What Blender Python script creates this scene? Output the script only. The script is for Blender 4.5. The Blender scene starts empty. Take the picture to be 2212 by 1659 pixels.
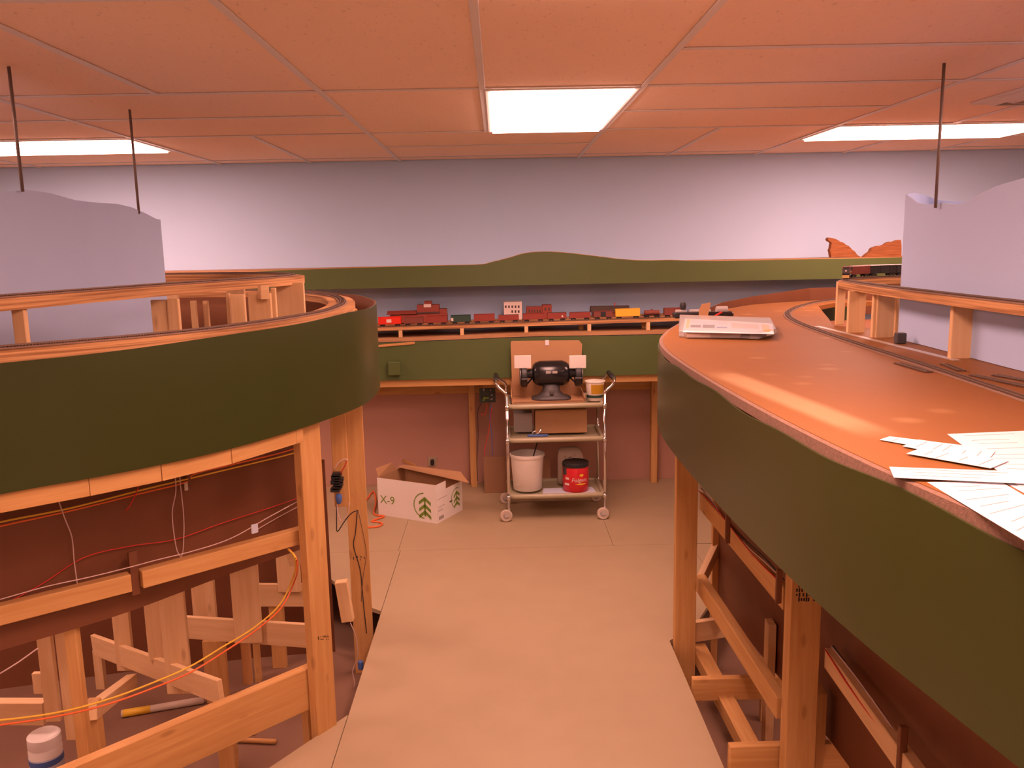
import bpy, bmesh, math, random
from mathutils import Vector, Matrix
random.seed(7)
sc = bpy.context.scene
C = sc.collection
# ------------------------------------------------------------------ camera
W, H, F = 2212, 1659, 1828.9
PITCH, ROLL, YAW, ZC = 0.163196, -0.019995, 0.013507, 1.7033
cy_, sy_, cp_, sp_ = math.cos(YAW), math.sin(YAW), math.cos(PITCH), math.sin(PITCH)
fw = Vector((sy_*cp_, cy_*cp_, -sp_)); r0 = Vector((cy_, -sy_, 0)); u0 = r0.cross(fw)
cr_, sr_ = math.cos(ROLL), math.sin(ROLL)
rt = cr_*r0 + sr_*u0; up = -sr_*r0 + cr_*u0
cam = bpy.data.cameras.new('camera'); cam.sensor_width = 36; cam.lens = 36*F/W; cam.clip_start = 0.02
camo = bpy.data.objects.new('camera', cam); C.objects.link(camo)
camo.matrix_world = Matrix(((rt.x, up.x, -fw.x, 0), (rt.y, up.y, -fw.y, 0), (rt.z, up.z, -fw.z, ZC), (0, 0, 0, 1)))
sc.camera = camo
# ------------------------------------------------------------------ world, exposure
w = bpy.data.worlds.new('world'); sc.world = w; w.use_nodes = True
w.node_tree.nodes['Background'].inputs[0].default_value = (0.0, 0.0, 0.0, 1)
w.node_tree.nodes['Background'].inputs[1].default_value = 0
sc.view_settings.view_transform = 'Standard'; sc.view_settings.look = 'None'
sc.view_settings.gamma = 1; sc.view_settings.use_curve_mapping = False
sc.view_settings.exposure = 0.0
LAMP = 23.8                      # strength of the ceiling troffers
LAMPC = (1.0, 0.505, 0.41)        # warm white balance of the photograph

# ------------------------------------------------------------------ measuring helpers (photograph -> place)
def ray(px, py):
    return fw + rt*((px-W/2)/F) - up*((py-H/2)/F)
def PZ(px, py, z):
    d = ray(px, py); t = (z-ZC)/d.z; return Vector((0, 0, ZC)) + d*t
def PY(px, py, y):
    d = ray(px, py); return Vector((0, 0, ZC)) + d*(y/d.y)
def hit(px, py, path, off=0.0):
    """point of the sight line over a plan path (vertical sheet), moved off towards the viewer"""
    d = ray(px, py); best = None
    for a, b in zip(path[:-1], path[1:]):
        ex, ey = b[0]-a[0], b[1]-a[1]
        det = d.x*(-ey) - (-ex)*d.y
        if abs(det) < 1e-9: continue
        t = (a[0]*(-ey) + ex*a[1])/det
        s = (d.x*a[1] - d.y*a[0])/det
        if t > 0 and -0.02 <= s <= 1.02 and (best is None or t < best): best = t
    if best is None:
        best = path[-1][1]/d.y
    return Vector((0, 0, ZC)) + d*(best - off)

# ------------------------------------------------------------------ materials
def nodes_of(m):
    m.use_nodes = True
    nt = m.node_tree; b = nt.nodes['Principled BSDF']
    return nt, b
def L(nt, a, b): nt.links.new(a, b)
def plain(name, col, rough=0.6, metal=0.0, noise=0.0, nscale=40, bump=0.0, spec=0.5, bscale=None):
    m = bpy.data.materials.new(name); nt, b = nodes_of(m)
    b.inputs['Base Color'].default_value = (*col, 1); b.inputs['Roughness'].default_value = rough
    b.inputs['Metallic'].default_value = metal; b.inputs['Specular IOR Level'].default_value = spec
    if noise or bump:
        tc = nt.nodes.new('ShaderNodeTexCoord'); nz = nt.nodes.new('ShaderNodeTexNoise')
        nz.inputs['Scale'].default_value = nscale; nz.inputs['Detail'].default_value = 4
        L(nt, tc.outputs['Object'], nz.inputs['Vector'])
        if noise:
            mx = nt.nodes.new('ShaderNodeMix'); mx.data_type = 'RGBA'
            mx.inputs[6].default_value = (*[c*(1-noise) for c in col], 1); mx.inputs[7].default_value = (*[min(1, c*(1+noise)) for c in col], 1)
            L(nt, nz.outputs['Fac'], mx.inputs[0]); L(nt, mx.outputs[2], b.inputs['Base Color'])
        if bump:
            n2 = nt.nodes.new('ShaderNodeTexNoise'); n2.inputs['Scale'].default_value = bscale or nscale*3
            L(nt, tc.outputs['Object'], n2.inputs['Vector'])
            bp = nt.nodes.new('ShaderNodeBump'); bp.inputs['Strength'].default_value = bump; bp.inputs['Distance'].default_value = 0.002
            L(nt, n2.outputs['Fac'], bp.inputs['Height']); L(nt, bp.outputs[0], b.inputs['Normal'])
    return m
def wood(name, c1, c2, scale=1.0, knots=True, rough=0.6):
    """lumber: grain runs along the piece's own X"""
    m = bpy.data.materials.new(name); nt, b = nodes_of(m)
    tc = nt.nodes.new('ShaderNodeTexCoord'); oi = nt.nodes.new('ShaderNodeObjectInfo')
    ad = nt.nodes.new('ShaderNodeVectorMath'); ad.operation = 'MULTIPLY_ADD'
    L(nt, tc.outputs['Object'], ad.inputs[0]); ad.inputs[1].default_value = (1, 1, 1)
    cx = nt.nodes.new('ShaderNodeCombineXYZ')
    mu = nt.nodes.new('ShaderNodeMath'); mu.operation = 'MULTIPLY'; mu.inputs[1].default_value = 17.0
    L(nt, oi.outputs['Random'], mu.inputs[0])
    for i in range(3): L(nt, mu.outputs[0], cx.inputs[i])
    L(nt, cx.outputs[0], ad.inputs[2])
    mp = nt.nodes.new('ShaderNodeMapping'); mp.inputs['Scale'].default_value = (2.2*scale, 34*scale, 34*scale)
    L(nt, ad.outputs[0], mp.inputs['Vector'])
    nz = nt.nodes.new('ShaderNodeTexNoise'); nz.inputs['Scale'].default_value = 1.6; nz.inputs['Detail'].default_value = 5; nz.inputs['Distortion'].default_value = 0.6
    L(nt, mp.outputs[0], nz.inputs['Vector'])
    cr = nt.nodes.new('ShaderNodeValToRGB'); cr.color_ramp.elements[0].position = 0.3; cr.color_ramp.elements[1].position = 0.72
    cr.color_ramp.elements[0].color = (*c2, 1); cr.color_ramp.elements[1].color = (*c1, 1)
    L(nt, nz.outputs['Fac'], cr.inputs[0])
    out = cr.outputs[0]
    if knots:
        m2 = nt.nodes.new('ShaderNodeMapping'); m2.inputs['Scale'].default_value = (5, 14, 14)
        L(nt, ad.outputs[0], m2.inputs['Vector'])
        vo = nt.nodes.new('ShaderNodeTexVoronoi'); vo.inputs['Scale'].default_value = 1.0
        L(nt, m2.outputs[0], vo.inputs['Vector'])
        k = nt.nodes.new('ShaderNodeValToRGB'); k.color_ramp.elements[0].position = 0.07; k.color_ramp.elements[1].position = 0.16
        k.color_ramp.elements[0].color = (0.45, 0.45, 0.45, 1); k.color_ramp.elements[1].color = (0, 0, 0, 1)
        L(nt, vo.outputs['Distance'], k.inputs[0])
        mx = nt.nodes.new('ShaderNodeMix'); mx.data_type = 'RGBA'
        L(nt, k.outputs[0], mx.inputs[0]); L(nt, out, mx.inputs[6]); mx.inputs[7].default_value = (c2[0]*.45, c2[1]*.35, c2[2]*.3, 1)
        out = mx.outputs[2]
    L(nt, out, b.inputs['Base Color']); b.inputs['Roughness'].default_value = rough; b.inputs['Specular IOR Level'].default_value = 0.3
    return m
M = {}
M['pine'] = wood('pine', (.64, .38, .145), (.54, .285, .095))
M['pine2'] = wood('pine_pale', (.73, .51, .28), (.64, .42, .21))
m = bpy.data.materials.new('plywood_layers'); nt, b = nodes_of(m)   # glued layers seen on the cut edge
tc = nt.nodes.new('ShaderNodeTexCoord'); mp = nt.nodes.new('ShaderNodeMapping'); mp.inputs['Scale'].default_value = (2.5, 2.5, 170); L(nt, tc.outputs['Object'], mp.inputs[0])
nz = nt.nodes.new('ShaderNodeTexNoise'); nz.inputs['Scale'].default_value = 1; nz.inputs['Detail'].default_value = 2; L(nt, mp.outputs[0], nz.inputs['Vector'])
cr = nt.nodes.new('ShaderNodeValToRGB'); cr.color_ramp.elements[0].position = .36; cr.color_ramp.elements[1].position = .62
cr.color_ramp.elements[0].color = (.30, .145, .06, 1); cr.color_ramp.elements[1].color = (.60, .34, .15, 1); L(nt, nz.outputs['Fac'], cr.inputs[0])
L(nt, cr.outputs[0], b.inputs['Base Color']); b.inputs['Roughness'].default_value = .7; b.inputs['Specular IOR Level'].default_value = .2; M['ply'] = m
M['plytop'] = wood('plywood_top', (.48, .28, .14), (.38, .20, .09), 1.0, False)
M['pinedark'] = wood('pine_orange', (.60, .33, .13), (.5, .25, .09))
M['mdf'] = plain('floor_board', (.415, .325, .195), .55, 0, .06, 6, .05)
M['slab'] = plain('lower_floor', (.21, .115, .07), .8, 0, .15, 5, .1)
M['wall'] = plain('blue_wall', (.50, .70, .99), .85, 0, .015, 3, .06, .2, 220)
M['walllow'] = plain('shaded_lower_wall', (.47, .27, .20), .9, 0, .04, 4, .06, .2, 220)  # reddish shade below the shelf is put into this wall colour
M['wallside'] = plain('white_wall', (.7, .68, .62), .85)
M['sky'] = plain('backdrop_blue', (.43, .57, .84), .8, 0, .02, 3, .0, .2)
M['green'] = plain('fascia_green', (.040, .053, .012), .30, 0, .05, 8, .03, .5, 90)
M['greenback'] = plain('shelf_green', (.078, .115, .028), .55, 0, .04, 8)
M['brown'] = plain('hardboard_brown', (.165, .057, .021), .6, 0, .12, 9, .04)
M['inner'] = plain('hardboard_inside', (.20, .075, .03), .7, 0, .1, 9)
M['card'] = plain('cardboard', (.47, .27, .13), .8, 0, .06, 20)
M['carddark'] = plain('cardboard_dark', (.30, .16, .08), .8, 0, .08, 20)
M['white'] = plain('white', (.80, .78, .74), .6)
M['paper'] = plain('paper', (.74, .75, .80), .8)
M['paperline'] = plain('paper_print', (.42, .34, .34), .8)
M['grid'] = plain('ceiling_grid_white', (.74, .72, .70), .5)
M['rod'] = plain('grey_rod', (.17, .13, .115), .5, .3)
M['black'] = plain('black', (.018, .018, .02), .45)
M['blackgloss'] = plain('black_gloss', (.012, .012, .014), .22)
M['darkgrey'] = plain('dark_grey', (.06, .055, .055), .5)
M['grey'] = plain('grey', (.34, .32, .31), .6)
M['chrome'] = plain('chrome', (.75, .74, .72), .12, 1.0)
M['steel'] = plain('steel', (.62, .58, .55), .38, .6)
M['olive'] = plain('cart_olive', (.40, .37, .24), .35, 0, .03, 10)
M['bucket'] = plain('bucket_white', (.78, .74, .66), .45)
M['redcan'] = plain('red_can', (.62, .02, .03), .3)
M['yellow'] = plain('yellow', (.80, .50, .04), .5)
M['orange'] = plain('orange', (.80, .16, .03), .5)
M['red'] = plain('red', (.60, .03, .02), .5)
M['wirepink'] = plain('wire_white', (.60, .45, .42), .5)
M['blue'] = plain('blue', (.06, .14, .42), .5)
M['paleblue'] = plain('pale_blue', (.55, .62, .75), .6)
M['lime'] = plain('box_green', (.17, .28, .03), .7)
M['dgreen'] = plain('dark_green', (.02, .06, .04), .5)
M['boxbrown'] = plain('boxcar_brown', (.26, .04, .025), .55)
M['boxbrown2'] = plain('boxcar_dull', (.20, .05, .035), .6)
M['carred'] = plain('boxcar_red', (.75, .03, .01), .45)
M['brick'] = plain('model_brick', (.28, .055, .035), .7, 0, .15, 200)
M['roofdark'] = plain('model_roof', (.07, .045, .035), .7)
M['cream'] = plain('model_cream', (.72, .62, .56), .6)
M['rail'] = plain('rail_metal', (.24, .17, .13), .4, .5)
M['tie'] = plain('tie_brown', (.11, .065, .045), .7)
M['cork'] = plain('cork', (.26, .17, .12), .9, 0, .2, 80)
M['bark'] = wood('rough_foam', (.36, .14, .05), (.20, .07, .025), 2.5, False, .9)
M['edge'] = plain('sheet_edge', (.22, .13, .09), .9, 0, .45, 160, .5)
M['gunmetal'] = plain('gun_metal', (.10, .09, .09), .4, .3)
M['outlet'] = plain('outlet_beige', (.42, .33, .22), .5)
M['tan'] = plain('tan_plastic', (.60, .50, .40), .6)
M['board'] = plain('circuit_board', (.02, .035, .02), .5, 0, .5, 120)
M['brass'] = plain('brass_detail', (.62, .42, .16), .4, .6)
# clear plastic of the blister pack
m = bpy.data.materials.new('clear_plastic'); nt, b = nodes_of(m)
b.inputs['Base Color'].default_value = (.9, .88, .86, 1); b.inputs['Roughness'].default_value = .15
b.inputs['Transmission Weight'].default_value = 0.75; b.inputs['IOR'].default_value = 1.15; M['clear'] = m
# lamp lens
m = bpy.data.materials.new('lamp_lens'); m.use_nodes = True; nt = m.node_tree; nt.nodes.remove(nt.nodes['Principled BSDF'])
em = nt.nodes.new('ShaderNodeEmission'); em.inputs[0].default_value = (*LAMPC, 1); em.inputs[1].default_value = LAMP
L(nt, em.outputs[0], nt.nodes['Material Output'].inputs[0]); M['lamp'] = m
# ceiling tile with fissures
m = bpy.data.materials.new('ceiling_tile'); nt, b = nodes_of(m)
tc = nt.nodes.new('ShaderNodeTexCoord'); mp = nt.nodes.new('ShaderNodeMapping'); mp.inputs['Scale'].default_value = (70, 22, 1); mp.inputs['Rotation'].default_value = (0, 0, .5)
L(nt, tc.outputs['Object'], mp.inputs[0]); nz = nt.nodes.new('ShaderNodeTexNoise'); nz.inputs['Scale'].default_value = 1; nz.inputs['Detail'].default_value = 3
L(nt, mp.outputs[0], nz.inputs['Vector']); cr = nt.nodes.new('ShaderNodeValToRGB')
cr.color_ramp.elements[0].position = .30; cr.color_ramp.elements[0].color = (.79, .62, .49, 1); cr.color_ramp.elements[1].position = .37; cr.color_ramp.elements[1].color = (.93, .74, .585, 1)
L(nt, nz.outputs['Fac'], cr.inputs[0]); L(nt, cr.outputs[0], b.inputs['Base Color']); b.inputs['Roughness'].default_value = .95; b.inputs['Specular IOR Level'].default_value = .1
bp = nt.nodes.new('ShaderNodeBump'); bp.inputs['Strength'].default_value = .35; bp.inputs['Distance'].default_value = .003
n3 = nt.nodes.new('ShaderNodeTexNoise'); n3.inputs['Scale'].default_value = 130; L(nt, tc.outputs['Object'], n3.inputs['Vector'])
L(nt, n3.outputs['Fac'], bp.inputs['Height']); L(nt, bp.outputs[0], b.inputs['Normal']); M['tile'] = m
# table sheet with pale glue spots and a band of light painted into its colour
m = bpy.data.materials.new('table_sheet'); nt, b = nodes_of(m)
tc = nt.nodes.new('ShaderNodeTexCoord'); vo = nt.nodes.new('ShaderNodeTexVoronoi'); vo.inputs['Scale'].default_value = 5.0
mp = nt.nodes.new('ShaderNodeMapping'); mp.inputs['Scale'].default_value = (1, 1, .01); L(nt, tc.outputs['Object'], mp.inputs[0]); L(nt, mp.outputs[0], vo.inputs['Vector'])
cr = nt.nodes.new('ShaderNodeValToRGB'); cr.color_ramp.elements[0].position = .05; cr.color_ramp.elements[1].position = .22
cr.color_ramp.elements[0].color = (.38, .21, .085, 1); cr.color_ramp.elements[1].color = (.265, .112, .03, 1); L(nt, vo.outputs['Distance'], cr.inputs[0])
nz = nt.nodes.new('ShaderNodeTexNoise'); nz.inputs['Scale'].default_value = 3.2; nz.inputs['Detail'].default_value = 5; L(nt, mp.outputs[0], nz.inputs['Vector'])
mx = nt.nodes.new('ShaderNodeMix'); mx.data_type = 'RGBA'; mx.blend_type = 'MULTIPLY'; mx.inputs[0].default_value = .45
c2 = nt.nodes.new('ShaderNodeValToRGB'); c2.color_ramp.elements[0].color = (.72, .66, .6, 1); c2.color_ramp.elements[1].color = (1.1, 1.12, 1.15, 1); L(nt, nz.outputs['Fac'], c2.inputs[0])
L(nt, cr.outputs[0], mx.inputs[6]); L(nt, c2.outputs[0], mx.inputs[7]); L(nt, mx.outputs[2], b.inputs['Base Color']); b.inputs['Roughness'].default_value = .55; b.inputs['Specular IOR Level'].default_value = .18
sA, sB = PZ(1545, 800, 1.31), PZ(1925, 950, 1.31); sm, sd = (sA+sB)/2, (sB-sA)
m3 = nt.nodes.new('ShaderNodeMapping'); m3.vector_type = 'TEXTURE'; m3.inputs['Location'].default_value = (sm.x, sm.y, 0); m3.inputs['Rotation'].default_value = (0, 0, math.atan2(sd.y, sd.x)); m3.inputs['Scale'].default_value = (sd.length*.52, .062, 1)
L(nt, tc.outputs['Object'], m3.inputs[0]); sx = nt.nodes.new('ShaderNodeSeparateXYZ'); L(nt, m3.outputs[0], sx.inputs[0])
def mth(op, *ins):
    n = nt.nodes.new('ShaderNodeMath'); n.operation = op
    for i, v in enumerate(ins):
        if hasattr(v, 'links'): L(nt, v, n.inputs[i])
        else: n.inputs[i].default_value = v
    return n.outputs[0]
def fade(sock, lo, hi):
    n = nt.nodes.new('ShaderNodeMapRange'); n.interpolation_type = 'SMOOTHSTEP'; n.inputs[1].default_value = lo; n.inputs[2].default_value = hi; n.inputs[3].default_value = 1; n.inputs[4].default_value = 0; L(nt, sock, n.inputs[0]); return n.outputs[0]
lit_band = mth('MULTIPLY', mth('MULTIPLY', fade(mth('ABSOLUTE', sx.outputs[0]), .55, 1.0), fade(mth('ABSOLUTE', sx.outputs[1]), .35, 1.0)), mth('ADD', .45, mth('MULTIPLY', nz.outputs['Fac'], .6)))  # soft mask of the painted light band between shadows
m4 = nt.nodes.new('ShaderNodeMix'); m4.data_type = 'RGBA'; L(nt, lit_band, m4.inputs[0]); L(nt, mx.outputs[2], m4.inputs[6]); m4.inputs[7].default_value = (.47, .30, .15, 1); L(nt, m4.outputs[2], b.inputs['Base Color'])
M['table'] = m

# ------------------------------------------------------------------ object helpers
def link(name, me, mat, parent=None, Mx=None, smooth=False):
    o = bpy.data.objects.new(name, me); C.objects.link(o)
    if mat is not None and not me.materials: me.materials.append(M[mat] if isinstance(mat, str) else mat)
    if smooth:
        for p in me.polygons: p.use_smooth = True
    Mx = Mx or Matrix.Identity(4)
    if parent is not None:
        o.parent = parent; o.matrix_basis = world_of(parent).inverted() @ Mx
    else:
        o.matrix_basis = Mx
    return o
def world_of(o):
    return (world_of(o.parent) if o.parent else Matrix.Identity(4)) @ o.matrix_basis
def thing(name, label, cat, loc=(0, 0, 0), group=None, rz=0.0):
    o = bpy.data.objects.new(name, None); C.objects.link(o); o.empty_display_size = .1
    o.matrix_basis = Matrix.Translation(loc) @ Matrix.Rotation(rz, 4, 'Z')
    return tag(o, label, cat, group)
def tag(o, label, cat, group=None):
    o['label'] = label; o['category'] = cat
    if group: o['group'] = group
    return o
def struct(o):
    o['kind'] = 'structure'; return o
def bm_mesh(name, bm):
    bmesh.ops.recalc_face_normals(bm, faces=bm.faces)
    me = bpy.data.meshes.new(name); bm.to_mesh(me); bm.free(); return me
def add_box(bm, lo, hi, mx=None):
    vs = [Vector((x, y, z)) for x in (lo[0], hi[0]) for y in (lo[1], hi[1]) for z in (lo[2], hi[2])]
    if mx: vs = [mx @ v for v in vs]
    v = [bm.verts.new(q) for q in vs]
    for f in ((0, 1, 3, 2), (4, 6, 7, 5), (0, 4, 5, 1), (2, 3, 7, 6), (0, 2, 6, 4), (1, 5, 7, 3)): bm.faces.new([v[i] for i in f])
    return v
def bevel(bm, w=.002, seg=1):
    bmesh.ops.bevel(bm, geom=list(bm.edges), offset=w, segments=seg, affect='EDGES', clamp_overlap=True)
def box(name, lo, hi, mat, parent=None, bev=0.0, Mx=None):
    bm = bmesh.new()
    c = [(a+b)/2 for a, b in zip(lo, hi)]
    add_box(bm, [a-q for a, q in zip(lo, c)], [a-q for a, q in zip(hi, c)])
    if bev: bevel(bm, bev)
    T = Matrix.Translation(c)
    return link(name, bm_mesh(name, bm), mat, parent, (Mx @ T) if Mx else T)
def lumber(parent, name, p0, p1, w, t, mat='pine', side=None, bev=.002):
    """board from p0 to p1; w is its size along 'side', t across"""
    p0, p1 = Vector(p0), Vector(p1); d = p1-p0; ln = d.length; x = d.normalized()
    s = Vector(side) if side else (Vector((0, 0, 1)) if abs(x.z) < .9 else Vector((1, 0, 0)))
    s = (s - x*s.dot(x)).normalized(); t3 = x.cross(s)
    bm = bmesh.new(); add_box(bm, (-ln/2, -w/2, -t/2), (ln/2, w/2, t/2)); bevel(bm, bev)
    c = (p0+p1)/2
    Mx = Matrix(((x.x, s.x, t3.x, c.x), (x.y, s.y, t3.y, c.y), (x.z, s.z, t3.z, c.z), (0, 0, 0, 1)))
    return link(name, bm_mesh(name, bm), mat, parent, Mx)
def post(parent, x, y, z0, z1, ang=0.0, w=.089, t=.038, mat='pine', name='leg'):
    """upright 2x4 centred on x,y; its wide face runs along the plan angle ang"""
    s = (math.cos(ang), math.sin(ang), 0)
    return lumber(parent, name, (x, y, z0), (x, y, z1), w, t, mat, s)
def catmull(pts, n=8):
    P = [Vector(p) for p in pts]; P = [P[0]*2-P[1]] + P + [P[-1]*2-P[-2]]; out = []
    for i in range(1, len(P)-2):
        a, b, c, d = P[i-1:i+3]
        for k in range(n):
            t = k/n
            out.append(.5*((2*b)+(c-a)*t+(2*a-5*b+4*c-d)*t*t+(3*b-a-3*c+d)*t**3))
    out.append(P[-2]); return out
def normals2(path):
    ns = []
    for i in range(len(path)):
        a = path[max(0, i-1)]; b = path[min(len(path)-1, i+1)]
        d = Vector((b[0]-a[0], b[1]-a[1])).normalized(); ns.append(Vector((-d.y, d.x)))
    return ns
def fz(z, i, n, p):
    return z(i/(n-1), p) if callable(z) else z
def strip(name, path, d0, d1, z0, z1, mat, parent=None, smooth=False):
    """solid that follows a plan path between side offsets d0,d1 and heights z0,z1"""
    ns = normals2(path); n = len(path); bm = bmesh.new(); rows = []
    for i, (p, q) in enumerate(zip(path, ns)):
        a, b = fz(z0, i, n, p), fz(z1, i, n, p)
        l = (p[0]+q.x*d0, p[1]+q.y*d0); r = (p[0]+q.x*d1, p[1]+q.y*d1)
        rows.append([bm.verts.new(v) for v in ((*l, a), (*r, a), (*r, b), (*l, b))])
    for A, B in zip(rows[:-1], rows[1:]):
        for k in range(4): bm.faces.new((A[k], A[(k+1) % 4], B[(k+1) % 4], B[k]))
    bm.faces.new(rows[0]); bm.faces.new(rows[-1][::-1])
    o = link(name, bm_mesh(name, bm), mat, parent)
    if smooth: shade_auto(o, 35)
    return o
def shade_auto(o, deg):
    me = o.data
    for p in me.polygons: p.use_smooth = True
    bm = bmesh.new(); bm.from_mesh(me)
    for e in bm.edges:
        if len(e.link_faces) == 2 and e.calc_face_angle(0) > math.radians(deg): e.smooth = False
    bm.to_mesh(me); bm.free()
def slab(name, outline, z0, z1, mat, parent=None, bev=0, Mx=None):
    bm = bmesh.new()
    f = bm.faces.new([bm.verts.new((p[0], p[1], z0)) for p in outline])
    r = bmesh.ops.extrude_face_region(bm, geom=[f])
    for v in r['geom']:
        if isinstance(v, bmesh.types.BMVert): v.co.z = z1
    if bev: bevel(bm, bev)
    return link(name, bm_mesh(name, bm), mat, parent, Mx)
def add_tube(bm, pts, r, seg=6, closed=False, cap=True):
    pts = [Vector(p) for p in pts]; n = len(pts); rings = []; ref = None
    for i, p in enumerate(pts):
        a = pts[i-1] if (i or closed) else p; b = pts[(i+1) % n] if (i < n-1 or closed) else p
        t = (b-a).normalized()
        if ref is None: ref = t.orthogonal().normalized()
        ref = (ref - t*ref.dot(t)).normalized(); s = t.cross(ref)
        rr = r[i] if isinstance(r, (list, tuple)) else r
        rings.append([bm.verts.new(p + (ref*math.cos(k*math.tau/seg)+s*math.sin(k*math.tau/seg))*rr) for k in range(seg)])
    for i in range(n if closed else n-1):
        A, B = rings[i], rings[(i+1) % n]
        for k in range(seg): bm.faces.new((A[k], A[(k+1) % seg], B[(k+1) % seg], B[k]))
    if cap and not closed: bm.faces.new(rings[0]); bm.faces.new(rings[-1][::-1])
def tube(name, pts, r, mat, parent=None, seg=6, smoothpath=0, closed=False):
    if smoothpath: pts = catmull(pts, smoothpath)
    bm = bmesh.new(); add_tube(bm, pts, r, seg, closed)
    return link(name, bm_mesh(name, bm), mat, parent, smooth=True)
def lathe(name, prof, mat, parent=None, seg=24, Mx=None, cap=True, smooth=True):
    bm = bmesh.new(); rings = []
    for r, z in prof:
        rings.append([bm.verts.new((r*math.cos(k*math.tau/seg), r*math.sin(k*math.tau/seg), z)) for k in range(seg)])
    for A, B in zip(rings[:-1], rings[1:]):
        for k in range(seg): bm.faces.new((A[k], A[(k+1) % seg], B[(k+1) % seg], B[k]))
    if cap: bm.faces.new(rings[0]); bm.faces.new(rings[-1])
    o = link(name, bm_mesh(name, bm), mat, parent, Mx)
    if smooth: shade_auto(o, 40)
    return o
def prism(name, outline, y0, y1, mat, parent=None, Mx=None):
    """outline in x,z extruded along y"""
    bm = bmesh.new(); f = bm.faces.new([bm.verts.new((p[0], y0, p[1])) for p in outline])
    r = bmesh.ops.extrude_face_region(bm, geom=[f])
    for v in r['geom']:
        if isinstance(v, bmesh.types.BMVert): v.co.y = y1
    return link(name, bm_mesh(name, bm), mat, parent, Mx)
def text_mesh(name, body, size, depth=.0004, shear=0.0):
    cu = bpy.data.curves.new(name, 'FONT'); cu.body = body; cu.size = size; cu.extrude = depth; cu.align_x = 'CENTER'; cu.align_y = 'CENTER'; cu.shear = shear; cu.resolution_u = 3
    o = bpy.data.objects.new(name, cu); C.objects.link(o); bpy.context.view_layer.update()
    me = bpy.data.meshes.new_from_object(o.evaluated_get(bpy.context.evaluated_depsgraph_get()))
    bpy.data.objects.remove(o); bpy.data.curves.remove(cu); me.materials.clear(); return me

# ================================================================== THE ROOM
CZ, YW, G, X0, R0 = 2.281, 5.961, .6096, -.0453, 2.7081
XL, XR, YF, ZL = -4.6, 4.6, -3.2, -.25
gx = lambda k: X0+k*G
gy = lambda k: min(R0+k*G, YW)
wb = struct(box('wall_back', (XL, YW, .95), (XR, YW+.1, CZ+.2), 'wall'))
box('lower_wall', (XL, YW, ZL), (XR, YW+.1, .9499), 'walllow', wb)
struct(box('wall_left', (XL-.1, YF, ZL), (XL, YW+.1, CZ+.2), 'wallside'))
struct(box('wall_right', (XR, YF, ZL), (XR+.1, YW+.1, CZ+.2), 'wallside'))
struct(box('wall_front', (XL, YF-.1, ZL), (XR, YF, CZ+.2), 'wallside'))
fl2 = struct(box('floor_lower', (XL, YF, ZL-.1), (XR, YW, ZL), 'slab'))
# raised walkway floor of sheets
floor = bpy.data.objects.new('floor', None); C.objects.link(floor); struct(floor)
sheets = [
    [(-.589, 1.0), (.70, 1.0), (.705, 3.42), (.86, 3.58), (1.06, 3.97), (1.06, 4.60), (-.589, 4.60)],
    [(-.592, 1.0), (-.592, 2.90), (-.80, 2.587), (-1.3, 1.9), (-1.9, 1.0)],
    [(-.592, 3.80), (-.592, 4.6), (-1.6, 4.6), (-.9, 4.2), (-.72, 3.90)],
    [(-1.9, 4.602), (-.604, 4.602), (-.604, 5.955), (-2.4, 5.955), (-2.4, 4.9)], [(-.602, 4.602), (.62, 4.602), (.62, 5.955), (-.602, 5.955)],
    [(.622, 4.602), (1.9, 4.602), (2.4, 4.9), (2.4, 5.955), (.622, 5.955)], [(1.062, 3.98), (1.9, 4.5), (1.062, 4.6)],
    [(-1.9, .998), (.70, .998), (.70, -3.19), (-1.9, -3.19)]]
for s in sheets: slab('sheet', s, -.02, 0, 'mdf', floor)
for lo, hi in (((-.50, -3.0, ZL), (-.46, 3.3, -.021)), ((.60, -3.0, ZL), (.64, 3.3, -.021)), ((.05, -3.0, ZL), (.09, 5.9, -.021)), ((-.6, 5.2, ZL), (1.8, 5.24, -.021))):
    box('joist', lo, hi, 'pine', floor)
# ceiling: slab, grid tees, tiles
ceil = struct(box('ceiling', (XL, YF, CZ+.05), (XR, YW, CZ+.15), 'grid'))
lights = [(0, 1, 1, 3), (3, 5, 3, 4), (-5, -3, 3, 4), (3, 5, -1, 0), (-5, -3, -1, 0), (0, 1, -3, -1), (0, 1, -7, -5), (3, 5, -5, -4), (-5, -3, -5, -4)]
bays = {(-7, -5): {}, (-5, -3): {}, (-3, -1): {(-9, 1), (3, 6)}, (-1, 1): {(-9, 3)}, (1, 3): {(3, 6)}, (3, 5): {(1, 3), (4, 6)}, (5, 7): {}}
K0 = -9
def tile(ka, kb, ra, rb):
    xa, xb = max(gx(ka), XL)+.014, min(gx(kb), XR)-.014; ya, yb = max(gy(ra), YF)+.014, gy(rb)-.014
    if xb-xa < .05 or yb-ya < .05: return
    for l in lights:
        if l[0] <= ka and kb <= l[1] and l[2] <= ra and rb <= l[3]: return
    box('ceiling_tile', (xa-.006, ya-.006, CZ+.005), (xb+.006, yb+.006, CZ+.022), 'tile', ceil)
def tee(xa, ya, xb, yb):
    h = .012
    if xa == xb: lo, hi = (xa-h, ya, CZ-.001), (xa+h, yb, CZ+.0045)
    else: lo, hi = (xa, ya-h, CZ), (xb, ya+h, CZ+.0045)
    box('grid_tee', lo, hi, 'grid', ceil, .0015)
for k in (-7, -5, -3, -1, 1, 3, 5, 7): tee(gx(k), YF, gx(k), YW)
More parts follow.
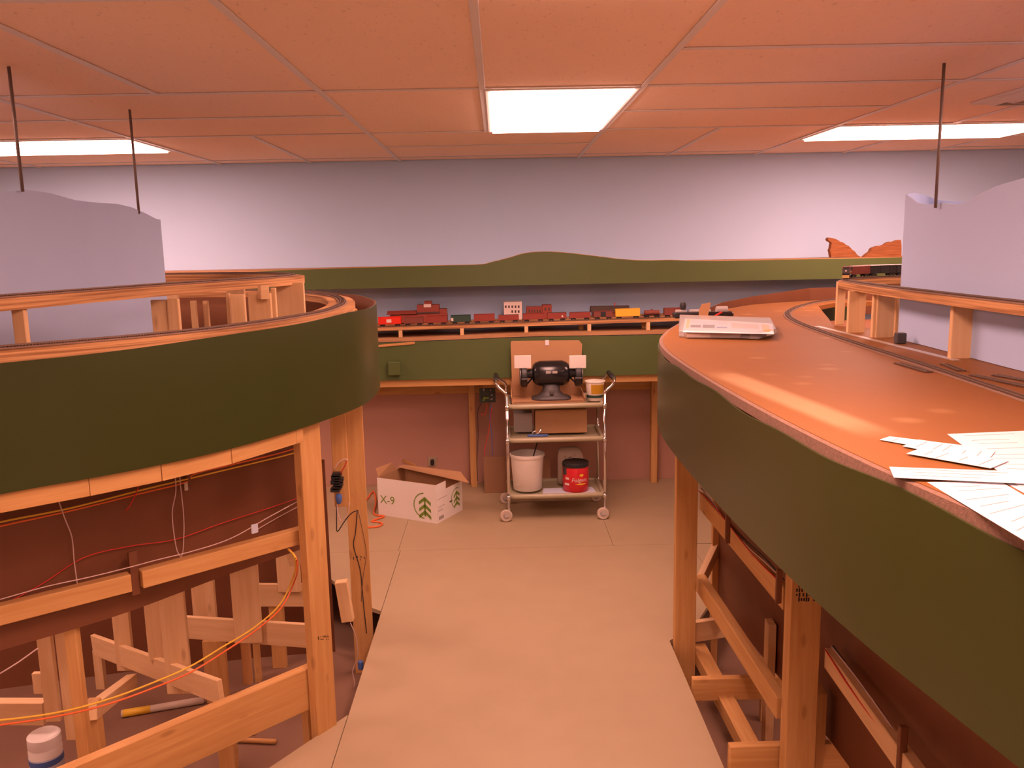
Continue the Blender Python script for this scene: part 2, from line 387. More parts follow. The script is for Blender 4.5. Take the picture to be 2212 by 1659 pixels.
for (ka, kb), split in bays.items():
    r = K0
    while r < 6:
        sp = [s for s in split if s[0] <= r < s[1]]
        if sp:
            a, e = sp[0]; st = 2; rb = min(r+st, e, 6)
            if (r+1) % 2 == 1 and a == K0: rb = min(r+2, e)
            tile(ka, ka+1, r, rb); tile(ka+1, kb, r, rb); tee(gx(ka+1), gy(r), gx(ka+1), gy(rb))
        else:
            rb = r+1; tile(ka, kb, r, rb)
        if gy(rb) < YW-.01: tee(max(gx(ka), XL)+.012, gy(rb), min(gx(kb), XR)-.012, gy(rb))
        r = rb
names = ['bright square-ended ceiling light over the middle of the aisle', 'bright ceiling light at the right above the right backdrop', 'bright ceiling light at the left above the left backdrop', 'near ceiling light over the right bench outside the picture', 'near ceiling light over the left bench outside the picture', 'ceiling light over the aisle just in front of the camera', 'ceiling light over the aisle behind the camera', 'ceiling light at the right behind the camera', 'ceiling light at the left behind the camera']
for i, (ka, kb, ra, rb) in enumerate(lights):
    xa, xb, ya, yb = gx(ka)+.012, gx(kb)-.012, gy(ra)+.012, gy(rb)-.012
    t = thing('ceiling_light', names[i], 'light', ((xa+xb)/2, (ya+yb)/2, CZ), 'fluorescent ceiling lights')
    box('housing', (xa, ya, CZ+.012), (xb, yb, CZ+.049), 'white', t)
    for lo, hi in (((xa, ya), (xb, ya+.018)), ((xa, yb-.018), (xb, yb)), ((xa, ya+.018), (xa+.018, yb-.018)), ((xb-.018, ya+.018), (xb, yb-.018))):
        box('frame', (*lo, CZ-.004), (*hi, CZ+.010), 'white', t)
    box('lens', (xa+.02, ya+.02, CZ-.012), (xb-.02, yb-.02, CZ+.008), 'lamp', t)
# air vent in the ceiling at the right
va, vb = (gx(3)+.33, gy(1)+.05), (gx(3)+.93, gy(2)-.05)
t = thing('air_vent', 'grey louvred air vent set in the ceiling at the right', 'vent', ((va[0]+vb[0])/2, (va[1]+vb[1])/2, CZ-.01))
for k in range(4):
    i0, i1 = .03+k*.055, .03+k*.055+.035
    bm = bmesh.new()
    ro = [(va[0]+i0, va[1]+i0), (vb[0]-i0, va[1]+i0), (vb[0]-i0, vb[1]-i0), (va[0]+i0, vb[1]-i0)]
    ri = [(va[0]+i1, va[1]+i1), (vb[0]-i1, va[1]+i1), (vb[0]-i1, vb[1]-i1), (va[0]+i1, vb[1]-i1)]
    A = [bm.verts.new((*q, CZ-.004)) for q in ro]; B = [bm.verts.new((*q, CZ-.022)) for q in ri]
    A2 = [bm.verts.new((*q, CZ-.002)) for q in ro]; B2 = [bm.verts.new((*q, CZ-.020)) for q in ri]
    for j in range(4):
        q = (j+1) % 4
        bm.faces.new((A[j], A[q], B[q], B[j])); bm.faces.new((A2[j], B2[j], B2[q], A2[q])); bm.faces.new((A[j], A2[j], A2[q], A[q])); bm.faces.new((B[j], B[q], B2[q], B2[j]))
    link('louvre', bm_mesh('louvre', bm), 'grid', t)
box('frame', (va[0], va[1], CZ-.006), (vb[0], va[1]+.03, CZ+.004), 'grid', t); box('frame', (va[0], vb[1]-.03, CZ-.006), (vb[0], vb[1], CZ+.004), 'grid', t)
box('frame', (va[0], va[1]+.03, CZ-.006), (va[0]+.03, vb[1]-.03, CZ+.004), 'grid', t); box('frame', (vb[0]-.03, va[1]+.03, CZ-.006), (vb[0], vb[1]-.03, CZ+.004), 'grid', t)

# ================================================================== LEFT PENINSULA
def table(name, label, loc):
    return thing(name, label, 'table', loc)
def vb(parent, name, x0, x1, y0, y1, d, t=.019, mat='pine2', lean=0):
    a = PY(x0, (y0+y1)/2, d); b = PY(x1, (y0+y1)/2, d); zt = PY((x0+x1)/2, y0, d).z; zb = PY((x0+x1)/2, y1, d).z
    xm = (a.x+b.x)/2
    return lumber(parent, name, (xm, d+t/2, zb), (xm, d+t/2, zt), abs(b.x-a.x), t, mat, (1, 0, 0))
def hb(parent, name, a, b, h, t=.019, mat='pine2', flat=False):
    """a,b = (px,py,depth): the middle of the board's face at each end"""
    return lumber(parent, name, PY(*a), PY(*b), h, t, mat, (0, 0, 1))
LT = table('model_railway_table', 'round-ended railway bench with tall dark green fascia on the left of the aisle', (-1.3, 3.3, ZL))
LF0 = [(-2.0, 1.25), (-1.6, 1.66), (-1.225, 2.011), (-1.068, 2.14), (-.93, 2.27), (-.79, 2.447), (-.655, 2.693), (-.552, 2.942), (-.505, 3.133), (-.495, 3.366), (-.512, 3.56), (-.56, 3.8), (-.66, 4.08), (-.80, 4.33), (-1.05, 4.70), (-1.35, 4.90), (-1.8, 5.0), (-2.4, 5.02)]
LF = [(p.x, p.y) for p in catmull([(*p, 0) for p in LF0], 8)]
def ltop(u, p):
    return 1.446 + .03*min(1, max(0, (p[1]-2.0)/1.0)) + .0018*math.sin(p[1]*11)
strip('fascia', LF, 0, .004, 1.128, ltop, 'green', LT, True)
strip('fascia_back', LF, .0045, .008, 1.13, lambda u, p: ltop(u, p)-.001, 'inner', LT, True)
rp = [(p[0]+n.x*.031, p[1]+n.y*.031) for p, n in zip(LF, normals2(LF)) if p[1] < 2.75]
for k in range(0, len(rp)-1, 8):
    q = rp[min(k+8, len(rp)-1)]; lumber(LT, 'rail', (*rp[k], 1.121), (*q, 1.121), .087, .036, 'pine', bev=.001)
post(LT, -.662, 2.815, ZL, 1.42, .93); post(LT, -.662, 3.70, ZL, 1.44, .15)
post(LT, -.715, 2.90, ZL, .06, .93, name='leg')
# lower and upper loop of roadbed
nL = normals2(LF)
def lroff(y): t = min(1, max(0, (y-2.25)/1.15)); return .004+.082*t*t*(3-2*t)
LR = [(p[0]+n.x*(lroff(p[1]) if p[1] < 3.8 else .055+.03*max(0, 4.2-p[1])/.4), p[1]+n.y*(lroff(p[1]) if p[1] < 3.8 else .055+.03*max(0, 4.2-p[1])/.4)) for p, n in zip(LF, nL)]
strip('roadbed', LR, .003, .115, 1.445, 1.474, 'ply', LT, True)
LU0 = [(-1.75, 1.35), (-1.42, 1.75), (-1.259, 2.167), (-1.168, 2.469), (-1.035, 2.869), (-.865, 3.252), (-.815, 3.45), (-.837, 3.68), (-1.005, 3.911), (-1.268, 4.079), (-1.647, 4.18), (-2.2, 4.2)]
LU = [(p.x, p.y) for p in catmull([(*p, 0) for p in LU0], 8)]
strip('roadbed', LU, 0, .105, 1.562, 1.592, 'ply', LT, True)
def track(name, label, path, off, z, gauge=.0165, cork=True, group=None, flare=.02, zf=None):
    c = path[len(path)//2]; t = thing(name, label, 'track', (c[0], c[1], z), group)
    if cork: strip('cork_bed', path, off-flare, off+flare, z, z+.004, 'cork', t); z += .0042
    ns = normals2(path); bm = bmesh.new(); acc = 0; prev = None
    for p, q in zip(path, ns):
        if prev is not None:
            a, b = Vector(prev[0]), Vector(p); ln = (b-a).length; k = int(ln/.0085)+1
            for i in range(k):
                m = a.lerp(b, i/k); n = prev[1].lerp(q, i/k).normalized()
                ang = math.atan2(n.y, n.x)
                mx = Matrix.Translation((m.x+n.x*off, m.y+n.y*off, zf(m.x) if zf else z)) @ Matrix.Rotation(ang, 4, 'Z')
                add_box(bm, (-.014, -.0018, 0), (.014, .0018, .0022), mx)
        prev = (p, q)
    o = link('ties', bm_mesh('ties', bm), 'tie', t); o['kind'] = 'stuff'
    for s in (-1, 1): strip('rail', path, off+s*gauge/2-.0009, off+s*gauge/2+.0009, (lambda u, p: zf(p[0])+.0023) if zf else z+.0023, (lambda u, p: zf(p[0])+.005) if zf else z+.005, 'rail', t)
    return t
track('railway_track', 'curved track on the lower loop of the left bench', LR, .055, 1.475)
track('railway_track', 'curved track on the raised upper loop of the left bench', LU, .05, 1.593)
# risers carrying the upper loop
for a in ((30, 57, 668, 770, 2.235), (330, 364, 648, 760, 2.80), (365, 389, 646, 760, 2.79), (414, 426, 650, 735, 3.9), (441, 452, 650, 735, 3.95), (491, 499, 634, 740, 3.02), (500, 531, 636, 740, 3.0), (538, 587, 634, 735, 3.15), (588, 598, 622, 735, 3.2), (599, 659, 610, 735, 3.40)):
    vb(LT, 'riser', a[0], a[1], a[2], a[3]+15, a[4])
for a in ((350, 383, 603, 660, 4.16), (487, 527, 602, 640, 4.06)): vb(LT, 'riser', *a)
lumber(LT, 'riser_block', PY(560, 632, 3.12), PY(578, 632, 3.14), .05, .03, 'pine2')
# hardboard panel and shelf rail under the fascia
LP0 = [(-2.05, 1.75), (-1.75, 2.0), (-1.45, 2.27), (-1.2, 2.50), (-.97, 2.80), (-.78, 3.02), (-.715, 3.11)]
LP = [(p.x, p.y) for p in catmull([(*p, 0) for p in LP0], 8)]
strip('panel', LP, 0, .005, .592, 1.14, 'brown', LT, True)
lumber(LT, 'rail', (-1.95, 1.83, .711), (-1.146, 2.474, .711), .055, .038); lumber(LT, 'rail', (-1.122, 2.494, .711), (-.71, 2.868, .711), .055, .038)
lumber(LT, 'batten', (-1.139, 2.492, .66), (-1.139, 2.492, .80), .026, .012, 'brown', (.75, .66, 0))
# lower brace, frame boards inside
lumber(LT, 'brace', (-1.95, 1.60, .16), (-.70, 2.835, .16), .155, .038, 'pine')
strip('back_panel', [(-2.6, 3.55), (-1.8, 3.75), (-1.2, 3.86), (-.84, 3.90)], 0, .006, ZL, .72, 'brown', LT)
hb(LT, 'frame_board', (385, 1353, 3.30), (695, 1375, 3.02), .095)
vb(LT, 'frame_post', 498, 558, 1150, 1390, 3.10, .019)
hb(LT, 'frame_board', (545, 1285, 3.75), (700, 1285, 3.75), .11)
vb(LT, 'frame_post', 595, 645, 1120, 1280, 3.72)
hb(LT, 'frame_board', (630, 1195, 3.3), (668, 1190, 3.25), .09, .06)
vb(LT, 'frame_post', 412, 462, 1200, 1345, 3.35); vb(LT, 'frame_post', 443, 492, 1385, 1560, 3.45, .019, 'pine'); vb(LT, 'frame_post', 522, 540, 1388, 1480, 3.5, .03, 'pinedark')
vb(LT, 'frame_post', 548, 560, 1388, 1475, 3.62, .03, 'pine'); vb(LT, 'frame_post', 585, 615, 1290, 1480, 3.75, .03, 'pine')
vb(LT, 'frame_post', 348, 402, 1215, 1500, 2.92, .019); vb(LT, 'frame_post', 312, 350, 1235, 1428, 3.0, .019)
hb(LT, 'frame_board', (203, 1392, 3.35), (478, 1495, 2.72), .088)
vb(LT, 'frame_post', 243, 280, 1260, 1450, 3.18, .019); vb(LT, 'frame_post', 203, 222, 1405, 1490, 3.5, .03)
hb(LT, 'frame_board', (285, 1470, 3.12), (195, 1540, 2.52), .05, .04)
vb(LT, 'frame_post', 185, 212, 1520, 1625, 2.55, .04, 'pine'); vb(LT, 'frame_post', 84, 116, 1310, 1560, 2.72, .019); vb(LT, 'frame_post', 126, 152, 1300, 1600, 2.55, .03); vb(LT, 'frame_post', 150, 176, 1310, 1665, 2.42, .03, 'pine')
hb(LT, 'frame_board', (-120, 1537, 2.80), (100, 1537, 2.80), .085, .04); vb(LT, 'frame_post', 70, 90, 1455, 1500, 3.0)
vb(LT, 'frame_post', 472, 508, 1590, 1680, 2.95, .038, 'pine')
vb(LT, 'inner_board', 717, 750, 880, 1095, 3.28, .019, 'pine')
lumber(LT, 'gusset', PY(737, 1255, 3.4), PY(752, 1340, 3.4), .05, .04, 'pine2')
# stamps on the lumber
def ink(parent, quad, n, rows, seed, d):
    rnd = random.Random(seed); bm = bmesh.new(); x0, y0, x1, y1 = quad
    for r in range(rows):
        for k in range(n):
            if rnd.random() < .2: continue
            px = x0+(x1-x0)*(k+rnd.random()*.5)/n; py = y0+(y1-y0)*(r+.2)/rows
            a = PY(px, py, d); s = (x1-x0)/n*.35*d/F; hgt = (y1-y0)/rows*.5*d/F
            add_box(bm, (a.x, d-.0004, a.z-hgt), (a.x+s*(.4+rnd.random()), d, a.z))
    o = link('ink_stamp', bm_mesh('ink_stamp', bm), 'black', parent)
    return o
def stamp(parent, quad, n, rows, seed, c, ang, half=.0195):
    nx, ny, sx_, sy = math.sin(ang), -math.cos(ang), math.cos(ang), math.sin(ang); rnd = random.Random(seed); bm = bmesh.new()
    fp = [(c[0]+nx*half-sx_*.06, c[1]+ny*half-sy*.06), (c[0]+nx*half+sx_*.06, c[1]+ny*half+sy*.06)]
    x0, y0, x1, y1 = quad; k3 = 2.8/F
    for r in range(rows):
        for k in range(n):
            if rnd.random() < .25: continue
            p = hit(x0+(x1-x0)*(k+.5*rnd.random())/n, y0+(y1-y0)*(r+.5)/rows, fp); ww, h_ = (x1-x0)/n*.3*k3, (y1-y0)/rows*(.25+.5*rnd.random())*k3*.6
            add_box(bm, (-ww, -.0003, -h_), (ww, .0003, h_), Matrix.Translation(p) @ Matrix.Rotation(ang, 4, 'Z'))
    return link('ink_stamp', bm_mesh('ink_stamp', bm), 'black', parent)
stamp(LT, (683, 1370, 690, 1387), 2, 1, 1, (-.662, 2.815), .93); stamp(LT, (713, 1368, 719, 1385), 2, 1, 4, (-.662, 2.815), .93); stamp(LT, (692, 1372, 711, 1384), 7, 2, 2, (-.662, 2.815), .93)
stamp(LT, (762, 1198, 766, 1214), 1, 1, 6, (-.662, 3.70), .15); stamp(LT, (786, 1196, 790, 1214), 1, 1, 9, (-.662, 3.70), .15); stamp(LT, (768, 1200, 784, 1212), 5, 2, 5, (-.662, 3.70), .15)
# ---- cables under the left bench
def cable(name, label, pts, r, mat, cat='cable', group=None):
    o = tube(name, pts, r, mat, None, 6, 6); tag(o, label, cat, group); return o
LPf = [(p[0]+.006, p[1]-.008) for p in LP]
P2 = lambda pts, path=LPf, off=.004: [hit(x, y, path, off) for x, y in pts]
cable('cable', 'yellow cable strung along the brown panel under the left fascia', P2([(-60, 1148), (0, 1128), (150, 1098), (300, 1060), (400, 1036), (500, 1012), (600, 988), (652, 974)]), .0028, 'yellow')
cable('cable', 'orange-red cable running just below the yellow one along the brown panel', P2([(-60, 1156), (0, 1137), (150, 1104), (300, 1067), (400, 1042), (420, 1024), (500, 1004), (600, 980), (652, 964)]), .0026, 'orange')
cable('cable', 'thin dark red wire sagging across the brown panel', P2([(0, 1310), (90, 1262), (180, 1205), (280, 1180), (380, 1165), (480, 1130), (580, 1098), (652, 1073)]), .0016, 'red')
RT = [(-1.95, 1.80), (-1.2, 2.40), (-.69, 2.86)]
cable('cable', 'pale pink wire lying along the top of the shelf rail', [hit(x, y, RT, 0) + Vector((0, 0, .004)) for x, y in [(0, 1298), (100, 1270), (200, 1248), (280, 1228), (340, 1212), (420, 1192), (500, 1165), (580, 1120), (650, 1082)]], .0018, 'wirepink')
cable('cable', 'pale wire rising to the post just above the rail end', P2([(545, 1150), (600, 1118), (652, 1090)]), .0018, 'wirepink')
for i, pts in enumerate(([(376, 1003), (380, 1060), (372, 1110), (380, 1180), (390, 1204)], [(386, 1000), (390, 1050), (397, 1120), (396, 1180), (392, 1204)], [(124, 1075), (140, 1120), (155, 1160), (160, 1210), (167, 1262)], [(305, 1035), (290, 1075), (272, 1105)])):
    cable('wire', ['left of two twin pale red wires hanging beside the yellow cable clip', 'right of two twin pale red wires hanging beside the yellow cable clip', 'single pale wire hanging in front of the panel near the picture edge', 'short thin red wire crossing behind the yellow cable'][i], P2(pts, LPf, .01), .0018, 'wirepink' if i < 3 else 'red', 'wire')
LOW = [(-.74, 2.83), (-1.0, 2.56), (-1.5, 2.1)]
cable('cable', 'yellow cable looping down across the open lumber frame of the left bench', [hit(x, y, LOW) for x, y in [(622, 1186), (638, 1208), (634, 1245), (605, 1305), (550, 1355), (480, 1398), (410, 1440), (330, 1475), (230, 1512), (120, 1540), (0, 1556), (-60, 1560)]], .003, 'yellow')
cable('cable', 'orange cable looping down just under the yellow one across the open frame', [hit(x, y, LOW, .006) for x, y in [(624, 1186), (641, 1212), (638, 1250), (608, 1312), (552, 1362), (484, 1408), (412, 1452), (332, 1486), (230, 1522), (120, 1548), (0, 1566), (-60, 1570)]], .003, 'orange')
cable('wire', 'short pink wire at the left picture edge below the shelf rail', [hit(x, y, LOW) for x, y in [(0, 1455), (40, 1430), (82, 1400)]], .0022, 'wirepink', 'wire')
t = thing('cable_clip', 'small pale clip holding the yellow cable to the panel', 'clip', P2([(400, 1045)])[0])
for k, (q, mt) in enumerate((((408, 1040), 'brown'), ((402, 1052), 'tan'))):
    p = P2([q])[0]; lumber(t, 'clip_arm', p+Vector((0, 0, -.012)), p+Vector((0, 0, .016 if k else .03)), .012, .006, mt, (.7, .7, 0))
o = box('cable_tag', (-.012, -.003, -.016), (.012, .003, .016), 'paleblue', None, .002, Matrix.Translation(hit(550, 1142, RT, 0)) @ Matrix.Rotation(.75, 4, 'Z')); tag(o, 'pale blue tag on the wires near the right end of the shelf rail', 'tag')
# black wires and terminal on the far post
PW = 3.695-.025
cable('wire', 'black wire snaking down the face of the far left post', [PY(x, y, PW) for x, y in [(772, 1104), (768, 1150), (764, 1180), (778, 1230), (783, 1280), (788, 1330), (792, 1368)]], .0022, 'black', 'wire')
cable('wire', 'thin grey wire beside the black wire on the far left post', [PY(x, y, PW) for x, y in [(774, 1104), (786, 1160), (791, 1200), (784, 1250), (780, 1300)]], .0014, 'darkgrey', 'wire')
t = thing('wire_terminal', 'black terminal block with a blue cap and loose wires between the two left posts', 'terminal', PY(730, 1060, 3.26))
bm = bmesh.new()
for k in range(7):
    a = PY(724+random.random()*14, 1025+k*5.5, 3.262); add_box(bm, (a.x-.018, 3.25, a.z-.007), (a.x+.016, 3.278, a.z+.008))
link('block', bm_mesh('block', bm), 'black', t)
a = PY(732, 1078, 3.255); lathe('cap', [(.006, -.02), (.011, -.012), (.014, .01), (.010, .02)], 'blue', t, 10, Matrix.Translation(a))
for pts, mt in (([(722, 1014), (733, 998), (745, 992), (752, 994)], 'wirepink'), ([(736, 1022), (744, 1008), (749, 996)], 'red'), ([(728, 1090), (730, 1110), (738, 1125), (752, 1108), (754, 1085)], 'wirepink'), ([(727, 1092), (727, 1130), (729, 1148), (745, 1125), (760, 1108), (774, 1102)], 'black')):
    tube('wire', [PY(x, y, 3.25) for x, y in pts], .0022, mt, t, 5, 5)
cable('wire', 'pale wire hanging down behind the near left post to the lower floor', [PY(x, y, 3.55) for x, y in [(757, 1345), (770, 1380), (772, 1420), (762, 1450), (766, 1480), (750, 1520)]], .0022, 'wirepink', 'wire')
o = box('cable_connector', (-.012, -.01, -.022), (.012, .01, .022), 'blue', None, .006, Matrix.Translation(PY(779, 1437, 3.56))); tag(o, 'small blue connector low down beside the far left post', 'connector')
# bottle, tube and dowels on the lower floor under the left bench
bp_ = PZ(112, 1735, ZL)
t = thing('bottle', 'white plastic bottle with a blue and red label under the left bench', 'bottle', bp_)
hh = (PY(105, 1583, bp_.y).z - ZL)
lathe('body', [(.048, 0), (.054, .004), (.055, hh*.80), (.053, hh*.84)], 'white', t, 24, Matrix.Translation(bp_))
lathe('cap', [(.054, hh*.842), (.055, hh*.85), (.054, hh*.98), (.048, hh)], 'white', t, 24, Matrix.Translation(bp_))
lathe('label_band', [(.0552, hh*.18), (.0556, hh*.18), (.0556, hh*.72), (.0552, hh*.72)], 'paleblue', t, 24, Matrix.Translation(bp_), False)
for z0, z1, mt in ((.62, .70, 'blue'), (.44, .52, 'blue'), (.2, .33, 'red')):
    lathe('label_print', [(.0558, hh*z0), (.0561, hh*z0), (.0561, hh*z1), (.0558, hh*z1)], mt, t, 24, Matrix.Translation(bp_), False)
for i, (a, b, r, mt, lb, nm) in enumerate((((262, 1542), (440, 1512), .016, 'yellow', 'long tube with a yellow end lying on the lower floor behind the brace', 'tube'), ((500, 1598), (596, 1602), .010, 'pine', 'thin wooden dowel on the lower floor beside the rear leg', 'dowel'), ((500, 1583), (552, 1583), .008, 'pine', 'shorter thin dowel lying behind the first on the lower floor', 'dowel'))):
    pa, pb = PZ(*a, ZL+r), PZ(*b, ZL+r)
    o = tube(nm, [pa, pa.lerp(pb, .5), pb], r, mt if i else 'tan', None, 10); tag(o, lb, nm)
    if i == 0: tube('end_cap', [pa.lerp(pb, .02), pa.lerp(pb, .35)], r*1.03, 'yellow', o, 10)

# ---- left hanging backdrop
def backdrop(label, path, ztop, z0, rods, loc):
    t = thing('backdrop', label, 'backdrop', loc)
    strip('panel', path, 0, .005, z0, ztop, 'sky', t, True)
    for (x, y, zb) in rods: tube('hanger_rod', [(x, y, zb), (x, y, CZ-.001)], .0055, 'rod', t, 8)
    return t
def ztop_from(pxs):
    def f(u, p):
        d = Vector((p[0], p[1], 0)); px = None
        # photograph column of this plan point, then the traced height there
        v = Vector((p[0], p[1], 1.85-ZC)); X = W/2+F*v.dot(rt)/v.dot(fw)
        for (a, ya), (b, yb) in zip(pxs[:-1], pxs[1:]):
            if a <= X <= b: py = ya+(yb-ya)*(X-a)/(b-a); break
        else: py = pxs[0][1] if X < pxs[0][0] else pxs[-1][1]
        r = ray(X, py); return ZC + r.z*(p[1]/r.y)
    return f
BL = [(p.x, p.y) for p in catmull([(*p, 0) for p in [(-1.47, 3.78), (-1.503, 3.6), (-1.53, 3.2), (-1.525, 2.78), (-1.60, 2.3), (-1.8, 1.85)]], 10)]
backdrop('grey-blue backdrop sheet with a wavy top hanging on rods over the left bench', BL, ztop_from([(-400, 470), (-100, 430), (0, 414), (60, 410), (110, 417), (160, 432), (210, 438), (250, 440), (285, 448), (315, 462), (337, 474)]), 1.22, [(-1.507, 2.783, 1.90), (-1.495, 3.631, 1.86)], (-1.52, 3.0, 1.22))

# ================================================================== RIGHT TABLE
RTb = table('model_railway_table', 'long railway bench with flat board top and green fascia on the right of the aisle', (1.2, 2.6, ZL))
TZ = 1.31
RF0 = [(.80, .35), (.735, .80), (.69, 1.08), (.665, 1.24), (.642, 1.40), (.622, 1.60), (.605, 1.85), (.592, 2.2), (.587, 2.6), (.592, 2.95), (.612, 3.22), (.65, 3.45), (.715, 3.68), (.80, 3.93), (.93, 4.25), (1.16, 4.70), (1.35, 4.96), (1.64, 5.27), (2.3, 5.56)]
RF = [(p.x, p.y) for p in catmull([(*p, 0) for p in RF0], 8)]
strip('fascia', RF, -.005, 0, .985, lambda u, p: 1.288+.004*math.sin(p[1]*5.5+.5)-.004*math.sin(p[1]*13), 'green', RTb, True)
strip('edge_band', RF, -.022, -.006, 1.284, 1.3085, 'edge', RTb)
ns = normals2(RF)
inner = [(2.2, 5.48), (2.4, 5.25)] + [tuple(PZ(x, y, TZ)[:2]) for x, y in [(1800, 655), (1768, 661), (1778, 674), (1790, 688), (1799, 703)]] + [(1.62, 3.70), (1.60, 3.5), (1.60, 2.0), (1.62, .35)]
outl = [(p[0]-n.x*.022*-1 if False else p[0]+(-n.x)*.02, p[1]+(-n.y)*.02) for p, n in zip(RF[:-8], ns)]
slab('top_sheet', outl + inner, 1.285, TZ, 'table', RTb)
strip('rail', RF[:88], -.055, -.012, 1.0, 1.08, 'pine', RTb)
strip('back_edge', [(1.16, 4.82), (1.33, 5.05), (1.6, 5.32), (2.05, 5.57), (2.8, 5.6)], 0, .005, 1.2, lambda u, p: 1.305+.075*min(1, u*1.4)+.006*math.sin(u*9), 'brown', RTb)
slab('under_shelf', [(1.15, 4.0), (2.9, 4.0), (2.9, 5.3), (1.7, 5.15), (1.3, 4.8)], 1.18, 1.2, 'inner', RTb)
post(RTb, .757, 3.37, ZL, 1.25, 0); post(RTb, .905, 2.42, ZL, 1.25, .0, .094, .055)
post(RTb, .95, .9, ZL, 1.25, 0); post(RTb, 1.55, 3.6, ZL, 1.28, 0); post(RTb, 1.55, 1.6, ZL, 1.28, 0)
lumber(RTb, 'rail', (.835, 3.42, .625), (.872, 2.475, .60), .075, .02); lumber(RTb, 'rail', (.985, 2.40, .44), (.90, .6, .47), .065, .03, 'pine2')
lumber(RTb, 'rail', (.835, 3.42, .262), (.872, 2.475, .232), .075, .038)
lumber(RTb, 'rail', (.83, 3.42, -.045), (.86, 2.1, -.07), .06, .06, 'pine')
for (y, z) in ((3.02, .0), (2.5, .05)): lumber(RTb, 'cross_arm', (.712, y, z), (1.1, y, z), .09, .03, 'pine')
lumber(RTb, 'cross_arm', (.80, 3.42, .04), (1.1, 3.5, .04), .09, .03, 'pine2'); lumber(RTb, 'strut', (.84, 3.5, .20), (1.02, 3.7, .42), .05, .03, 'pine2')
post(RTb, .985, 2.95, ZL, .30, 1.5, .06, .03, 'pine2'); post(RTb, 1.0, 2.5, ZL, .28, 1.5, .06, .03, 'pine'); post(RTb, 1.05, 3.2, ZL, .10, 1.5, .03, .03, 'pine2')
RP = [(.96, 3.62), (1.0, 3.0), (1.04, 2.5), (1.06, 1.8), (1.03, .8)]
strip('panel', RP, 0, .006, .10, 1.05, 'brown', RTb); post(RTb, .95, 3.63, ZL, 1.2, 1.5, .04, .03, 'pinedark')
strip('panel_trim', [(.952, 3.5), (.99, 3.0), (1.03, 2.48)], -.001, -.008, .80, .99, 'brown', RTb)
for (px, py) in ((1572, 1145), (1682, 1270)):
    pp = hit(px, py, [(.79, 3.43), (.83, 2.45)]); lumber(RTb, 'clip_strip', pp+Vector((0, 0, -.05)), pp+Vector((0, 0, .06)), .012, .018, 'brown', (0, 1, 0))
pp = hit(1948, 1625, [(.965, 2.38), (.90, .6)]); lumber(RTb, 'clip_strip', pp+Vector((0, 0, -.06)), pp+Vector((0, 0, .07)), .014, .02, 'brown', (0, 1, 0))
stamp(RTb, (1720, 1250, 1766, 1300), 9, 5, 3, (.905, 2.42), 0, .0278)
# wires in the rails
RW = [(.826, 3.42), (.862, 2.475)]
for i, (dz, mt, lb) in enumerate(((.045, 'red', 'red wire sagging along the upper rail of the right bench'), (.062, 'wirepink', 'pale wire along the upper rail of the right bench'), (.055, 'black', 'black wire along the upper rail of the right bench'))):
    cable('wire', lb, [Vector((.822+.038*k/6+(i-1)*.006, 3.40-.92*k/6, .665-.025*k/6+.0+dz*.4*(math.sin(k*1.1+i)*.5+.5))) for k in range(7)], .0022, mt, 'wire')
for i, (mt, lb) in enumerate((('red', 'red wire dipping along the lower rail near the front of the right bench'), ('wirepink', 'pale wire bundle lying on the lower rail of the right bench'), ('darkgrey', 'dark wire lying on the lower rail of the right bench'))):
    cable('wire', lb, [Vector((.975-.03*k/7-(.012 if i == 0 else 0)+i*.006, 2.38-1.2*k/7, .477+.008*k/7+(.012*math.sin(k*.9+i) if i else -.02*math.sin(k*.9)))) for k in range(8)], .0024, mt, 'wire')
# right hanging backdrop (bent back at its end)
BR = [(p.x, p.y) for p in catmull([(*p, 0) for p in [(1.55, 1.3), (1.52, 2.0), (1.518, 2.4), (1.53, 2.7), (1.545, 3.0), (1.552, 3.22), (1.575, 3.29), (1.635, 3.31), (1.68, 3.25), (1.70, 3.0), (1.72, 2.6), (1.75, 2.0)]], 10)]
fr = ztop_from([(1958, 421), (1966, 424), (1985, 438), (2010, 442), (2040, 438), (2070, 441), (2090, 437), (2120, 418), (2160, 400), (2212, 385), (2400, 350)])
rr_ = ztop_from([(1958, 419), (1975, 416), (1995, 420), (2030, 433), (2100, 436), (2400, 440)])
def brz(u, p): return fr(u, p) if p[0] < 1.575 else rr_(u, p)
t = backdrop('grey-blue backdrop sheet bent round at its end hanging over the right bench', BR, brz, 1.312, [(1.525, 2.98, 1.80), (1.513, 2.40, 1.86)], (1.55, 2.8, 1.31))
def ragged(u, p): return 1.325+.008*math.sin(p[1]*61)+.006*math.sin(p[1]*37+1)
strip('base_paint', [p for p in BR if p[0] < 1.552 and p[1] < 3.2], .0, -.002, 1.312, ragged, 'inner', t)
# upper roadbed on risers
RU0 = [(1.46, 1.2), (1.425, 1.8), (1.42, 2.265), (1.432, 2.83), (1.45, 3.21), (1.49, 3.60), (1.525, 3.80), (1.60, 3.94), (1.74, 4.03), (1.95, 4.08), (2.4, 4.1)]
RU = [(p.x, p.y) for p in catmull([(*p, 0) for p in RU0], 8)]
strip('roadbed', RU, -.07, .0, 1.485, 1.512, 'ply', RTb, True)
track('railway_track', 'track on the raised upper level of the right bench', RU, -.036, 1.513)
for a in ((1808, 1826, 608, 702, 3.82), (1833, 1870, 628, 726, 3.52), (1886, 1893, 630, 738, 3.33), (1894, 1932, 634, 738, 3.32), (1935, 1942, 638, 735, 3.36), (2056, 2112, 650, 782, 2.70)):
    vb(RTb, 'riser', a[0], a[1], a[2], a[3], a[4])
vb(RTb, 'riser', 1945, 1955, 640, 735, 3.45, .019, 'pinedark'); vb(RTb, 'riser', 1918, 1945, 605, 640, 4.05)
